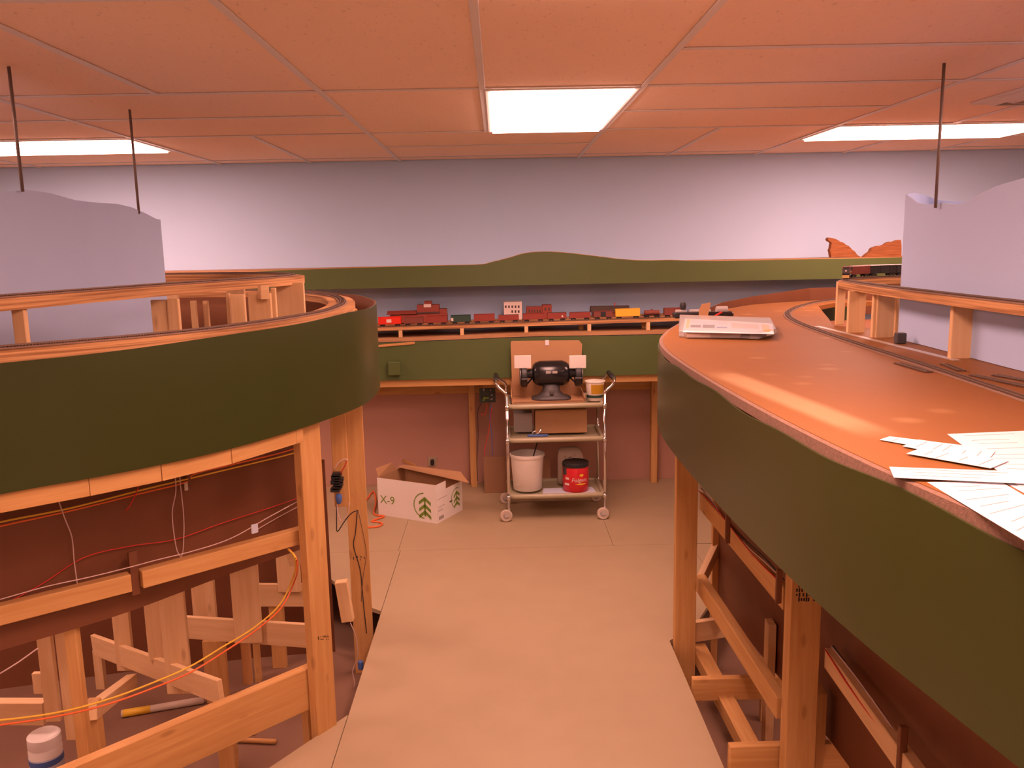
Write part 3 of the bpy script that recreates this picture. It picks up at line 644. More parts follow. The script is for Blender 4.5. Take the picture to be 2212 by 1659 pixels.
# main track on the table top
RM0 = [PZ(x, y, TZ+.005)[:2] for x, y in [(2420, 930), (2300, 889), (2212, 859), (2038, 801), (1944, 771), (1850, 741), (1756, 709), (1718, 693), (1702, 681), (1705, 671), (1728, 661), (1765, 652), (1812, 646)]]
v_ = (Vector(RM0[0])-Vector(RM0[1])).normalized(); RM0 = [Vector(RM0[0])+v_*k for k in (1.3, .7)] + RM0
RM = [(p.x, p.y) for p in catmull([(*p, 0) for p in RM0], 8)]
track('railway_track', 'long curved main track crossing the right bench top', RM, 0, TZ+.0005)
def piece(lb, a, b, wz=.026):
    pa, pb = PZ(*a, TZ), PZ(*b, TZ); path = [(pa.x+(pb.x-pa.x)*k/5, pa.y+(pb.y-pa.y)*k/5) for k in range(6)]
    return track('track_piece', lb, path, 0, TZ+.0012, cork=False)
piece('short track stub on the aisle side of the main track', (1940, 786), (2008, 806))
piece('short track stub on the riser side of the main track', (2040, 788), (2078, 803))
piece('loose track piece at the right picture edge beyond the main track', (2102, 812), (2240, 842))
piece('second loose track piece at the right picture edge nearest the backdrop', (2150, 812), (2250, 830))
pa, pb = PZ(1764, 704, TZ+.002), PZ(2068, 778, TZ+.002)
o = strip('metal_strip', [pa[:2], pa.lerp(pb, .5)[:2], pb[:2]], -.013, .013, TZ+.0005, TZ+.002, 'steel'); tag(o, 'long thin metal strip lying beside the main track below the risers', 'strip')
o = box('relay_box', (-.018, -.015, 0), (.018, .015, .04), 'darkgrey', None, .003, Matrix.Translation(PZ(1944, 742, TZ+.0005))); tag(o, 'small dark box at the foot of a riser on the right bench', 'box')
# locomotive and cars on the upper level
def along(path, off, s):
    acc = 0; ns = normals2(path)
    for i in range(len(path)-1):
        a, b = Vector(path[i]), Vector(path[i+1]); l = (b-a).length
        if acc+l >= s:
            m = a.lerp(b, (s-acc)/l); n = ns[i]; return Vector((m.x+n.x*off, m.y+n.y*off)), math.atan2(b.y-a.y, b.x-a.x)
        acc += l
    return Vector(path[-1]), 0
def truck(parent, Mx, x, mat='black'):
    bm = bmesh.new()
    for s in (-1, 1):
        add_box(bm, (x-.016, s*.0125-.0015, .004), (x+.016, s*.0125+.0015, .011), Mx)
        for dx in (-.011, .011):
            for k in range(1): add_tube(bm, [Mx @ Vector((x+dx, s*.0095-.002, .0055)), Mx @ Vector((x+dx, s*.0095+.002, .0055))], .0054, 8)
    add_box(bm, (x-.006, -.014, .008), (x+.006, .014, .013), Mx)
    return link('truck', bm_mesh('truck', bm), mat, parent)
def boxcar(label, Mx, ln, hgt, mat, kind='box', group=None, door=None, tagm=None):
    t = bpy.data.objects.new({'box': 'model_boxcar', 'gon': 'model_gondola', 'tank': 'model_tank_car'}[kind], None); C.objects.link(t); t.matrix_basis = Mx; tag(t, label, 'train car', group)
    truck(t, Mx, -ln/2+.024); truck(t, Mx, ln/2-.024)
    hw = .0175
    if kind == 'tank':
        b = lathe('tank', [(.004, -ln/2+.006), (.014, -ln/2+.008), (.016, -ln/2+.014), (.016, ln/2-.014), (.014, ln/2-.008), (.004, ln/2-.006)], mat, t, 14, Mx @ Matrix.Translation((0, 0, .031)) @ Matrix.Rotation(math.pi/2, 4, 'Y'))
        lathe('dome', [(.007, 0), (.007, .008), (.004, .010)], mat, t, 10, Mx @ Matrix.Translation((0, 0, .045))); box('frame', (-ln/2, -.013, .012), (ln/2, .013, .0155), 'black', t, 0, Mx)
    else:
        bd = box('body', (-ln/2, -hw, .013), (ln/2, hw, hgt), mat, t, .001, Mx)
        if kind == 'box':
            prism('roof', [(-hw-.0008, hgt), (hw+.0008, hgt), (0, hgt+.004)], -ln/2-.0005, ln/2+.0005, mat, t, Mx @ Matrix.Rotation(math.pi/2, 4, 'Z'))
            for s in (-1, 1):
                box('door', (-.017, s*(hw+.0004)-.0007, .016), (.017, s*(hw+.0004)+.0007, hgt-.002), door or mat, bd, 0, Mx)
        else:
            box('load', (-ln/2+.004, -hw+.003, hgt-.001), (ln/2-.004, hw-.003, hgt+.0006), 'black', t, 0, Mx)
        bm = bmesh.new()
        for k in range(9):
            x = -ln/2+.004+k*(ln-.008)/8
            for s in (-1, 1): add_box(bm, (x-.0007, s*hw-.0007, .014), (x+.0007, s*hw+.0007, hgt-.001), Mx)
        link('side_rib', bm_mesh('side_rib', bm), mat, bd)
        if tagm: box('side_mark', (tagm[0], -hw-.0016, tagm[1]), (tagm[2], -hw-.0009, tagm[3]), 'cream', bd, 0, Mx)
    for s in (-1, 1): box('coupler', (s*ln/2-.004 if s > 0 else -ln/2-.005, -.002, .010), (s*ln/2+.005 if s > 0 else -ln/2+.004, .002, .0135), 'black', t, 0, Mx)
    return t
def mx_at(p, z, ang): return Matrix.Translation((p.x, p.y, z)) @ Matrix.Rotation(ang, 4, 'Z')
ZU = 1.513+.0042+.005
tot = sum((Vector(b)-Vector(a)).length for a, b in zip(RU[:-1], RU[1:]))
s0 = None; acc = 0
for a, b in zip(RU[:-1], RU[1:]):
    if b[1] > 3.82: s0 = acc; break
    acc += (Vector(b)-Vector(a)).length
p, a = along(RU, -.036, s0+.075); Mx = mx_at(p, ZU, a+math.pi)
t = bpy.data.objects.new('model_locomotive', None); C.objects.link(t); t.matrix_basis = Mx; tag(t, 'dark maroon and black model locomotive leading the train on the raised right track', 'locomotive')
truck(t, Mx, -.045); truck(t, Mx, .045)
box('frame', (-.078, -.017, .012), (.078, .017, .017), 'black', t, .001, Mx)
prism('hood', [(-.076, .017), (.072, .017), (.077, .026), (.070, .040), (.056, .046), (.05, .052), (-.074, .052)], -.015, .015, 'darkgrey', t, Mx)
box('cab', (.022, -.0165, .018), (.056, .0165, .0545), 'boxbrown2', t, .001, Mx)
for s in (-1, 1): box('cab_window', (.030, s*.0168-.0003, .040), (.046, s*.0168+.0003, .050), 'black', t, 0, Mx)
box('windscreen', (.0558, -.012, .044), (.0575, .012, .051), 'black', t, 0, Mx); box('side_panel', (-.06, -.0158, .022), (.018, .0158, .032), 'brass', t, .001, Mx)
lathe('headlight', [(.004, 0), (.004, .003)], 'cream', t, 10, Mx @ Matrix.Translation((.0755, 0, .036)) @ Matrix.Rotation(math.pi/2, 4, 'Y')); box('pilot', (.074, -.015, .003), (.081, .015, .017), 'brass', t, .001, Mx)
for s in (-1, 1): tube('handrail', [Mx @ Vector(q) for q in ((-.074, s*.0175, .030), (.0, s*.0175, .032), (.07, s*.0175, .030))], .0007, 'brass', t, 5)
for k, (mt, lb) in enumerate((('boxbrown2', 'dull maroon model boxcar behind the locomotive on the raised right track'), ('black', 'black model boxcar second behind the locomotive on the raised right track'), ('black', 'black model boxcar half hidden by the right backdrop'))):
    p, a = along(RU, -.036, s0+.075+.165+k*.158); boxcar(lb, mx_at(p, ZU, a), .148, .05, mt, group='cars of the raised train')

# ---- things on the right table
def sheet(name, lb, quad, z, mat='paper', lines=0, cat='paper', seed=1):
    P = [PZ(x, y, z) for x, y in quad]
    o = slab(name, [q[:2] for q in P], z, z+.0006, mat); tag(o, lb, cat)
    rnd = random.Random(seed); a, b, c, d = P[:4]
    for k in range(lines):
        v = (k+.5+rnd.random()*.4)/(lines+.5); u0_, u1_ = .05+rnd.random()*.2, .6+rnd.random()*.35
        l, r = a.lerp(d, v), b.lerp(c, v); s, e = l.lerp(r, u0_), l.lerp(r, u1_); n = (d-a).normalized()*.0009
        slab('printed_line', [(s-n)[:2], (e-n)[:2], (e+n)[:2], (s+n)[:2]], z+.0006, z+.0009, 'paperline', o)
    return o
sheet('paper_sheet', 'large white plan sheet nearest the table edge at the right', [(2003, 1042), (2160, 1040), (2330, 1140), (2290, 1215)], TZ+.0005, lines=9, seed=2)
sheet('paper_sheet', 'white printed sheet fanned out at the far right of the bench', [(2046, 938), (2240, 930), (2300, 1060), (2200, 1050)], TZ+.0012, lines=10, seed=3)
sheet('paper_strip', 'uppermost narrow white strip of the fanned strips', [(1900, 950), (1922, 943), (2110, 966), (2095, 985)], TZ+.0022, lines=4, seed=4)
sheet('paper_strip', 'second white strip of the fanned strips with slanted lines', [(1950, 964), (1985, 950), (2150, 975), (2130, 1000)], TZ+.003, lines=5, seed=5)
sheet('paper_strip', 'lowest white strip of the fanned strips pointing at the table edge', [(1958, 980), (1990, 968), (2180, 995), (2140, 1012)], TZ+.0038, lines=4, seed=6)
sheet('paper_strip', 'long straight white strip reaching over the table edge', [(1921, 1009), (2230, 1020), (2250, 1047), (1931, 1032)], TZ+.0046, lines=3, seed=7)
sheet('paper_sheet', 'white sheet corner under the long strip at the right picture edge', [(2175, 1045), (2300, 1052), (2400, 1140), (2330, 1130)], TZ+.0003, lines=3, seed=9)
# blister pack
a = PZ(1480, 731, TZ); 
t = thing('blister_pack', 'clear plastic bag with a printed card and yellow stripe on the right bench', 'package', PZ(1570, 725, TZ))
q = [PZ(x, y, TZ) for x, y in [(1478, 732), (1650, 731), (1676, 716), (1640, 700), (1470, 697)]]
box_z = TZ+.0015
slab('tray', [v[:2] for v in [PZ(1482, 731, TZ), PZ(1600, 731, TZ), PZ(1610, 712, TZ), PZ(1482, 704, TZ)]], box_z, box_z+.022, 'cream', t, .003)
cardq = [PZ(1475, 718, TZ+.026), PZ(1672, 722, TZ+.026), PZ(1668, 702, TZ+.03), PZ(1480, 690, TZ+.03)]
bm = bmesh.new(); f = bm.faces.new([bm.verts.new(v) for v in cardq]); r = bmesh.ops.extrude_face_region(bm, geom=[f])
for v in r['geom']:
    if isinstance(v, bmesh.types.BMVert): v.co.z += .0012
cd = link('card', bm_mesh('card', bm), 'paper', t)
def on_card(u, v): return cardq[0].lerp(cardq[1], u).lerp(cardq[3].lerp(cardq[2], u), v)
for (u0_, u1_, v0, v1, mt) in ((.03, .06, .25, .95, 'yellow'), (.08, .2, .3, .5, 'darkgrey'), (.22, .36, .28, .55, 'gunmetal'), (.38, .5, .3, .4, 'blue'), (.08, .5, .6, .9, 'paleblue'), (.55, .85, .3, .8, 'tan'), (.88, .96, .2, .8, 'yellow')):
    bm = bmesh.new(); vs = [on_card(u, v)+Vector((0, 0, .0014)) for u, v in ((u0_, v0), (u1_, v0), (u1_, v1), (u0_, v1))]
    f = bm.faces.new([bm.verts.new(v) for v in vs]); r = bmesh.ops.extrude_face_region(bm, geom=[f])
    for v in r['geom']:
        if isinstance(v, bmesh.types.BMVert): v.co.z += .0003
    link('print_patch', bm_mesh('print_patch', bm), mt, cd)
bm = bmesh.new()
lo = [PZ(1466, 728, TZ+.002), PZ(1640, 733, TZ+.002), PZ(1678, 722, TZ+.012), PZ(1665, 702, TZ+.006), PZ(1468, 694, TZ+.002)]
hi = [v+Vector((0, 0, .034)) for v in lo]; hi[2].z -= .012; hi[0].z -= .006
A = [bm.verts.new(v) for v in lo]; B = [bm.verts.new(v) for v in hi]
for k in range(5): bm.faces.new((A[k], A[(k+1) % 5], B[(k+1) % 5], B[k]))
bm.faces.new(B); bm.faces.new(A[::-1]); bevel(bm, .004)
link('plastic_bag', bm_mesh('plastic_bag', bm), 'clear', t)
for k, (x, y, s, mt) in enumerate(((1590, 722, .012, 'darkgrey'), (1605, 725, .009, 'black'), (1628, 724, .008, 'grey'))):
    v = PZ(x, y, TZ+.002); box('part_in_bag', (v.x-.03, v.y-.012, v.z), (v.x+.03, v.y+.012, v.z+s), mt, t, .003)
# pile of dark model parts behind the pack
def parts_pile():
    y0 = 3.98
    t = thing('model_kit_part', 'black model frame with silver tanks lying behind the plastic bag', 'model part', PZ(1495, 684, TZ))
    v = PZ(1500, 686, TZ+.001); box('frame', (v.x-.11, v.y-.03, v.z), (v.x+.09, v.y+.03, v.z+.03), 'black', t, .006)
    for dx in (-.07, .0, .055): lathe('tank', [(.005, -.03), (.011, -.027), (.011, .027), (.005, .03)], 'grey', t, 12, Matrix.Translation((v.x+dx, v.y, v.z+.032)) @ Matrix.Rotation(math.pi/2, 4, 'Y'))
    lathe('stack', [(.014, 0), (.017, .02), (.012, .035)], 'black', t, 10, Matrix.Translation((v.x-.06, v.y, v.z+.045)))
    t = thing('model_kit_part', 'black gearbox with red detail beside the small upright card', 'model part', PZ(1545, 684, TZ))
    v = PZ(1546, 688, TZ+.001); box('frame', (v.x-.06, v.y-.03, v.z), (v.x+.085, v.y+.03, v.z+.035), 'blackgloss', t, .008)
    lathe('drum', [(.008, -.03), (.02, -.028), (.02, .028), (.008, .03)], 'grey', t, 12, Matrix.Translation((v.x+.03, v.y, v.z+.042)) @ Matrix.Rotation(math.pi/2, 4, 'Y'))
    box('red_lever', (-.004, -.003, -.004), (.05, .003, .004), 'red', t, .001, Matrix.Translation((v.x-.02, v.y-.034, v.z+.012)) @ Matrix.Rotation(-.5, 4, 'Y'))
    v = PZ(1518, 690, TZ+.001)
    o = prism('price_card', [(-.02, 0), (.022, 0), (.04, .085), (-.005, .078), (-.02, .05)], -.0008, .0008, 'card', None, Matrix.Translation(v)); tag(o, 'small upright tan card among the dark model parts', 'card')
    v = PZ(1560, 690, TZ+.002); o = tube('craft_stick', [v+Vector((-.05, 0, 0)), v+Vector((0, -.01, .001)), v+Vector((.07, -.03, 0))], .003, 'brass', None, 6); tag(o, 'thin brown stick lying in front of the dark model parts', 'stick')
parts_pile()
# ================================================================== FAR WALL SHELVES
FS = thing('model_railway_shelf', 'layered railway shelf with green fascia along the back wall behind the cart', 'shelf', (.1, 5.7, 0))
def fz_(x): return 1.206+.012*x
def xs(a, b, n): return [(a+(b-a)*k/n, 0) for k in range(n+1)]
def wave(x): return 1.103+.006*math.sin(x*3.1+1.2)+.012*max(-.3, min(1, x-.1))
XA, XB = -1.7, 1.75
pth = [(XA+(XB-XA)*k/40, 5.45) for k in range(41)]
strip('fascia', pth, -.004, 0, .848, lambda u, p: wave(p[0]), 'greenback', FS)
strip('deck', pth, .002, .505, lambda u, p: wave(p[0])+.004, lambda u, p: wave(p[0])+.028, 'plytop', FS)
strip('track_board', [(x, 5.47) for x, _ in pth], 0, .40, lambda u, p: fz_(p[0])-.028, lambda u, p: fz_(p[0])-.008, 'ply', FS)
for px in (865, 998, 1137, 1273, 1400, 730):
    a = PY(px, 718, 5.475); lumber(FS, 'spacer_block', (a.x, 5.485, wave(a.x)+.028), (a.x, 5.485, fz_(a.x)-.028), .024, .03, 'pine2', (1, 0, 0))
for px in (1390, 1255): a = PY(px, 718, 5.6); lumber(FS, 'spacer_block', (a.x, 5.6, wave(a.x)+.028), (a.x, 5.6, fz_(a.x)-.028), .03, .03, 'pine', (1, 0, 0))
strip('rail', [(XA, 5.47), (XB, 5.47)], .0, .038, .80, .90, 'pine', FS)
lumber(FS, 'ledger', (XA, 5.935, .74), (XB, 5.935, .74), .14, .038, 'pine')
for px, d in ((1021, 5.88), (1412, 5.88)):
    a = PY(px, 930, d); lumber(FS, 'leg', (a.x, d, 0), (a.x, d, .86), .045, .06, 'pine', (1, 0, 0)); lumber(FS, 'bearer', (a.x, 5.5, .83), (a.x, 5.95, .83), .07, .045, 'pine')
lumber(FS, 'batten', PY(812, 748, 5.443), PY(896, 741, 5.443), .016, .008, 'pinedark'); 
a = PY(853, 795, 5.445); o = box('control_box', (a.x-.04, 5.405, a.z-.045), (a.x+.04, 5.4455, a.z+.045), 'greenback', FS, .006)
trk = [(XA+(XB-XA)*k/10, 5.52) for k in range(11)]
track('railway_track', 'straight track under the train on the back wall shelf', trk, 0, 1.2, cork=False, zf=lambda x: fz_(x)-.0075)
# upper wall shelf with hill
US = thing('backdrop_shelf', 'long green upper shelf with a rounded hill profile on the back wall', 'shelf', (.3, 5.7, 1.43))
pp_ = [(-420, 612), (0, 601), (345, 595), (640, 583), (900, 575), (1030, 572), (1060, 567), (1100, 557), (1135, 547), (1180, 544), (1230, 547), (1290, 554), (1350, 561), (1400, 563), (1450, 562), (1500, 564), (1600, 563), (1700, 561), (1800, 559), (1960, 556), (2300, 550), (2700, 540)]
top = [PY(x, y, 5.62) for x, y in pp_]; top = catmull(top, 4)
prism('fascia', [(v.x, v.z) for v in top] + [(top[-1].x, 1.437), (top[0].x, 1.437)], 5.614, 5.62, 'greenback', US)
box('deck', (top[0].x, 5.622, 1.555), (top[-1].x, YW-.001, 1.572), 'plytop', US)
prism('hill_edge', [(v.x, v.z+.003) for v in top] + [(v.x, v.z-.002) for v in reversed(top)], 5.6205, 5.6245, 'ply', US)
def jag(pts):
    rnd = random.Random(len(pts)); out = []
    for (x0, y0), (x1, y1) in zip(pts, pts[1:]+pts[:1]):
        out.append((x0, y0))
        if min(y0, y1) > 555: continue
        for k in (.33, .66): out.append((x0+(x1-x0)*k+rnd.uniform(-1.2, 1.2), y0+(y1-y0)*k+rnd.uniform(-1.4, 1.4)))
    return out
for lb, pts in (('left of two jagged rough brown foam pieces standing on the upper shelf', [(1796, 556), (1793, 540), (1797, 525), (1788, 517), (1790, 513), (1805, 516), (1822, 524), (1838, 536), (1850, 548), (1861, 556)]), ('right of two jagged rough brown foam pieces standing on the upper shelf', [(1866, 556), (1880, 544), (1886, 535), (1905, 531), (1925, 522), (1946, 518), (1947, 556)])):
    o = prism('foam_rock', [(v.x, max(v.z, 1.5728)) for v in [PY(x, y, 5.70) for x, y in jag(pts)]], 5.70, 5.745, 'bark'); tag(o, lb, 'foam piece')
    c = o.data.vertices[0].co.copy()
# ---- buildings on the back shelf
def zs(x): return fz_(x)-.0078
def bpx(x0, x1, y): return PY(x0, 690, y).x, PY(x1, 690, y).x
def pz(py, y, px=1100): return PY(px, py, y).z
yb = 5.72
t = thing('model_factory', 'long brown model mill with a stepped tower and cupola on the back shelf', 'model building', (PY(905, 690, yb).x, yb, zs(-.6)))
def part(nm, x0, x1, ytop, mt, t, d0=.0, d1=.09, z0=None, y=yb):
    a, b = bpx(x0, x1, y); return box(nm, (a, y+d0, z0 if z0 is not None else max(zs(a), zs(b))+.0008), (b, y+d1, PY((x0+x1)/2, ytop, y).z), mt, t, .001)
part('wing', 842, 966, 680, 'brick', t); part('tower', 901, 949, 659, 'brick', t, .01); part('annex', 949.3, 965, 668, 'brick', t, .012)
part('cupola', 917, 933, 651, 'brick', t, .02, .07, PY(925, 659, yb).z); part('sign_board', 916, 932, 657, 'cream', t, .006, .0095, PY(925, 664, yb).z)
a, b = bpx(836, 900, yb); prism('wing_roof', [(-.01, 0), (.10, 0), (.10, .008), (.045, .022)], 0, b-a, 'brick', t, Matrix.Translation((b, yb, PY(870, 679, yb).z)) @ Matrix.Rotation(math.pi/2, 4, 'Z'))
part('cornice', 900, 950, 674, 'roofdark', t, .002, .0095, PY(925, 677, yb).z)
t = thing('model_building', 'cream model building with rows of small dark windows on the back shelf', 'model building', (PY(1108, 690, yb).x, yb, zs(0)))
part('body', 1089, 1128, 653, 'cream', t); part('parapet', 1088.5, 1128.5, 652, 'cream', t, -.002, .092, PY(1108, 654, yb).z)
for r, py in ((0, 658.5), (1, 669)):
    for k in range(5):
        if r == 1 and k < 2: continue
        a = PY(1092.5+k*7, py+4, yb); box('window', (a.x-.0055, yb-.0012, a.z-.0085), (a.x+.0055, yb+.001, a.z+.0085), 'roofdark', t)
t = thing('model_building', 'dark red brick model building with a taller right bay on the back shelf', 'model building', (PY(1165, 690, yb).x, yb, zs(.2)))
part('body', 1138, 1172, 663.5, 'brick', t); part('bay', 1172.3, 1192, 659, 'brick', t, -.004)
for k in range(5): a = PY(1143+k*6, 672, yb); box('window', (a.x-.005, yb-.0012, a.z-.01), (a.x+.005, yb+.001, a.z+.01), 'roofdark', t)
for k in range(2): a = PY(1178+k*8, 668, yb-.004); box('window', (a.x-.005, yb-.0052, a.z-.01), (a.x+.005, yb-.003, a.z+.01), 'roofdark', t)
part('cornice', 1137, 1173, 662.5, 'brick', t, -.003, -.0003, PY(1155, 665.5, yb).z)
t = thing('model_shed', 'brown model freight shed with a dark pitched roof and thin red chimney', 'model building', (PY(1318, 690, yb).x, yb, zs(.7)))
part('body', 1281, 1357, 674, 'boxbrown2', t)
zr = PY(1318, 674, yb).z; a, b = bpx(1277, 1360, yb); zt = PY(1318, 662, yb).z
prism('roof', [(-.015, 0), (.105, 0), (.07, zt-zr), (.02, zt-zr)], 0, b-a, 'roofdark', t, Matrix.Translation((b, yb, zr+.0005)) @ Matrix.Rotation(math.pi/2, 4, 'Z'))
c = PY(1330, 660, yb); box('chimney', (c.x-.003, yb+.04, c.z-.01), (c.x+.003, yb+.046, c.z+.016), 'red', t)
a = PY(1302, 683, yb); box('door', (a.x-.012, yb-.0012, a.z-.014), (a.x+.012, yb+.001, a.z+.016), 'black', t)
# ---- train on the back shelf
G1 = 'cars of the long train on the back shelf'
cars = [(815, 868, 'carred', 'bright red model boxcar with a white square, leftmost of the train', 'box', .058, 'carred', (-.02, .024, .012, .045)),
        (870, 916, 'boxbrown2', 'dull brown model boxcar next to the bright red one', 'box', .052, None, None), (920, 968, 'boxbrown', 'red-brown model boxcar between the dull brown and dark green cars', 'box', .055, None, None),
        (972, 1019, 'dgreen', 'dark green model boxcar in the back shelf train', 'box', .055, None, (-.062, .02, -.048, .04)), (1022, 1071, 'boxbrown', 'red-brown model boxcar just right of the dark green car', 'box', .056, None, None),
        (1075, 1123, 'boxbrown', 'red-brown model gondola below the cream model building', 'gon', .048, None, None), (1128, 1178, 'boxbrown', 'red-brown model boxcar in front of the red brick model building', 'box', .050, None, None),
        (1181, 1226, 'boxbrown', 'red-brown model gondola just right of the red brick building', 'gon', .052, None, (.03, .022, .04, .034)), (1229, 1278, 'boxbrown', 'red-brown model gondola just left of the freight shed', 'gon', .050, None, None),
        (1281, 1326, 'boxbrown2', 'dull brown model boxcar with an open black door in front of the shed', 'box', .050, 'black', None), (1328, 1385, 'yellow', 'yellow model boxcar in the back shelf train', 'box', .060, 'yellow', None),
        (1388, 1430, 'boxbrown2', 'brown model tank car just right of the yellow car', 'tank', .046, None, None), (1433, 1478, 'boxbrown2', 'dull brown model boxcar last at the right beside the bench end', 'box', .056, None, None)]
for i, (x0, x1, mt, lb, kd, hg, dr, tm) in enumerate(cars):
    a, b = PY(x0, 695, 5.50).x, PY(x1, 695, 5.50).x; xm = (a+b)/2
    boxcar(lb, Matrix.Translation((xm, 5.52, fz_(xm)-.0075+.0052)) @ Matrix.Rotation(-.012, 4, 'Y'), b-a-.012, hg, mt, kd, G1, dr, tm)
# ---- under the back shelf
t = thing('outlet', 'beige wall outlet with a black plug near the floor', 'outlet', PY(934, 998, 5.955))
a = PY(934, 997, 5.955); box('plate', (a.x-.034, 5.953, a.z-.055+.02), (a.x+.034, 5.9605, a.z+.055-.02), 'outlet', t, .003); box('plug', (a.x-.012, 5.925, a.z-.022), (a.x+.014, 5.9528, a.z+.018), 'black', t, .005)
t = thing('circuit_board', 'dark circuit board with hanging wires under the back shelf', 'circuit board', PY(1053, 852, 5.6))
a, b = PY(1036, 870, 5.6), PY(1070, 838, 5.6); box('board', (a.x, 5.6, a.z), (b.x, 5.605, b.z), 'board', t, .001)
rnd = random.Random(5)
for k in range(14): q = (a.x+.01+rnd.random()*(b.x-a.x-.025), a.z+.008+rnd.random()*(b.z-a.z-.02)); box('component', (q[0], 5.59, q[1]), (q[0]+.006+rnd.random()*.012, 5.5995, q[1]+.006+rnd.random()*.01), ['black', 'grey', 'darkgrey', 'lime'][k % 4], t)
for k, (pts, mt) in enumerate((([(1040, 870), (1032, 890), (1033, 940), (1030, 1000), (1032, 1040)], 'black'), ([(1062, 870), (1058, 900), (1062, 940), (1064, 985)], 'blue'), ([(1052, 872), (1050, 890), (1044, 896), (1038, 894)], 'red'), ([(1062, 880), (1056, 930), (1048, 965), (1047, 985)], 'red'))):
    tube('wire', [PY(x, y, 5.61) for x, y in pts], .0025, mt, t, 5, 5)
o = prism('cardboard_sheet', [(0, 0), (.46, 0), (.46, .245), (.235, .245), (.225, .255), (0, .255)], -.01, .01, 'carddark', None, Matrix.Translation((-.13, 5.70, .0005)) @ Matrix.Rotation(-.08, 4, 'X')); tag(o, 'flattened brown cardboard sheet leaning behind the cart', 'cardboard')
cable('extension_cord', 'orange extension cord curled on the floor beside the white carton', [PZ(x, y, .006) for x, y in [(785, 1090), (806, 1062), (812, 1085), (808, 1110), (830, 1115), (812, 1122), (803, 1126), (818, 1128), (826, 1131), (818, 1137), (800, 1139), (790, 1139)]], .006, 'orange', 'cord')
o = lumber(None, 'wood_strip', PZ(806, 1003, .15)+Vector((0, .25, .05)), (-.62, 5.84, .17), .018, .012, 'pine'); tag(o, 'thin wooden strip propped behind the white carton by the wall', 'wood strip')

# ================================================================== WHITE CARTON
A, B = Vector((-.806, 5.268, 0)), Vector((-.412, 5.055, 0)); ex = (B-A).normalized(); ey = Vector((-ex.y, ex.x, 0))
ln, wd, hc = .448, .305, .248
MB = Matrix(((ex.x, ey.x, 0, A.x), (ex.y, ey.y, 0, A.y), (0, 0, 1, .0005), (0, 0, 0, 1)))
t = bpy.data.objects.new('carton', None); C.objects.link(t); t.matrix_basis = MB; tag(t, 'open white carton printed with a green tree on the floor by the wall', 'carton')
def cwall(nm, lo, hi, m1, m2, inner_axis):
    o = box(nm, lo, hi, m1, t, 0, MB); o.data.materials.append(M[m2])
    for p in o.data.polygons:
        if (p.normal[abs(inner_axis)-1]*(1 if inner_axis > 0 else -1)) > .9 or p.normal.z > .9: p.material_index = 1
    return o
fr_ = cwall('front_side', (0, 0, 0), (ln, .004, hc), 'white', 'card', 2); cwall('back_side', (0, wd-.004, 0), (ln, wd, hc+.01), 'white', 'card', -2)
cwall('left_end', (0, .0045, 0), (.004, wd-.0045, hc), 'white', 'card', 1); en = cwall('right_end', (ln-.004, .0045, 0), (ln, wd-.0045, hc-.05), 'white', 'card', -1)
box('bottom', (.0045, .0045, 0), (ln-.0045, wd-.0045, .004), 'card', t, 0, MB)
def flap(nm, p0, p1, q0, q1, mt):
    bm = bmesh.new(); v = [MB @ Vector(q) for q in (p0, p1, q1, q0)]; f = bm.faces.new([bm.verts.new(q) for q in v]); n = (v[1]-v[0]).cross(v[3]-v[0]).normalized()*.003
    r = bmesh.ops.extrude_face_region(bm, geom=[f])
    for x in r['geom']:
        if isinstance(x, bmesh.types.BMVert): x.co += n
    return link(nm, bm_mesh(nm, bm), mt, t)
flap('flap', (-.001, wd-.01, hc+.011), (ln, wd-.01, hc+.011), (.01, wd-.09, hc+.02), (ln+.12, wd-.11, hc-.02), 'card')
flap('flap', (.0, .01, hc+.002), (.0, wd-.1, hc+.002), (-.03, .03, hc+.05), (-.01, wd-.12, hc+.055), 'card')
flap('flap', (ln-.002, .004, hc), (ln-.002, .0045+.11, hc-.001), (ln, .004, hc-.05), (ln, .11, hc-.05), 'white')
for k, (x, y, z) in enumerate(((.06, .1, .17), (.16, .16, .15), (.3, .12, .12))): box('packing', (x-.04, y-.05, .0045), (x+.05, y+.05, z), 'carddark' if k else 'darkgrey', t, .004, MB)
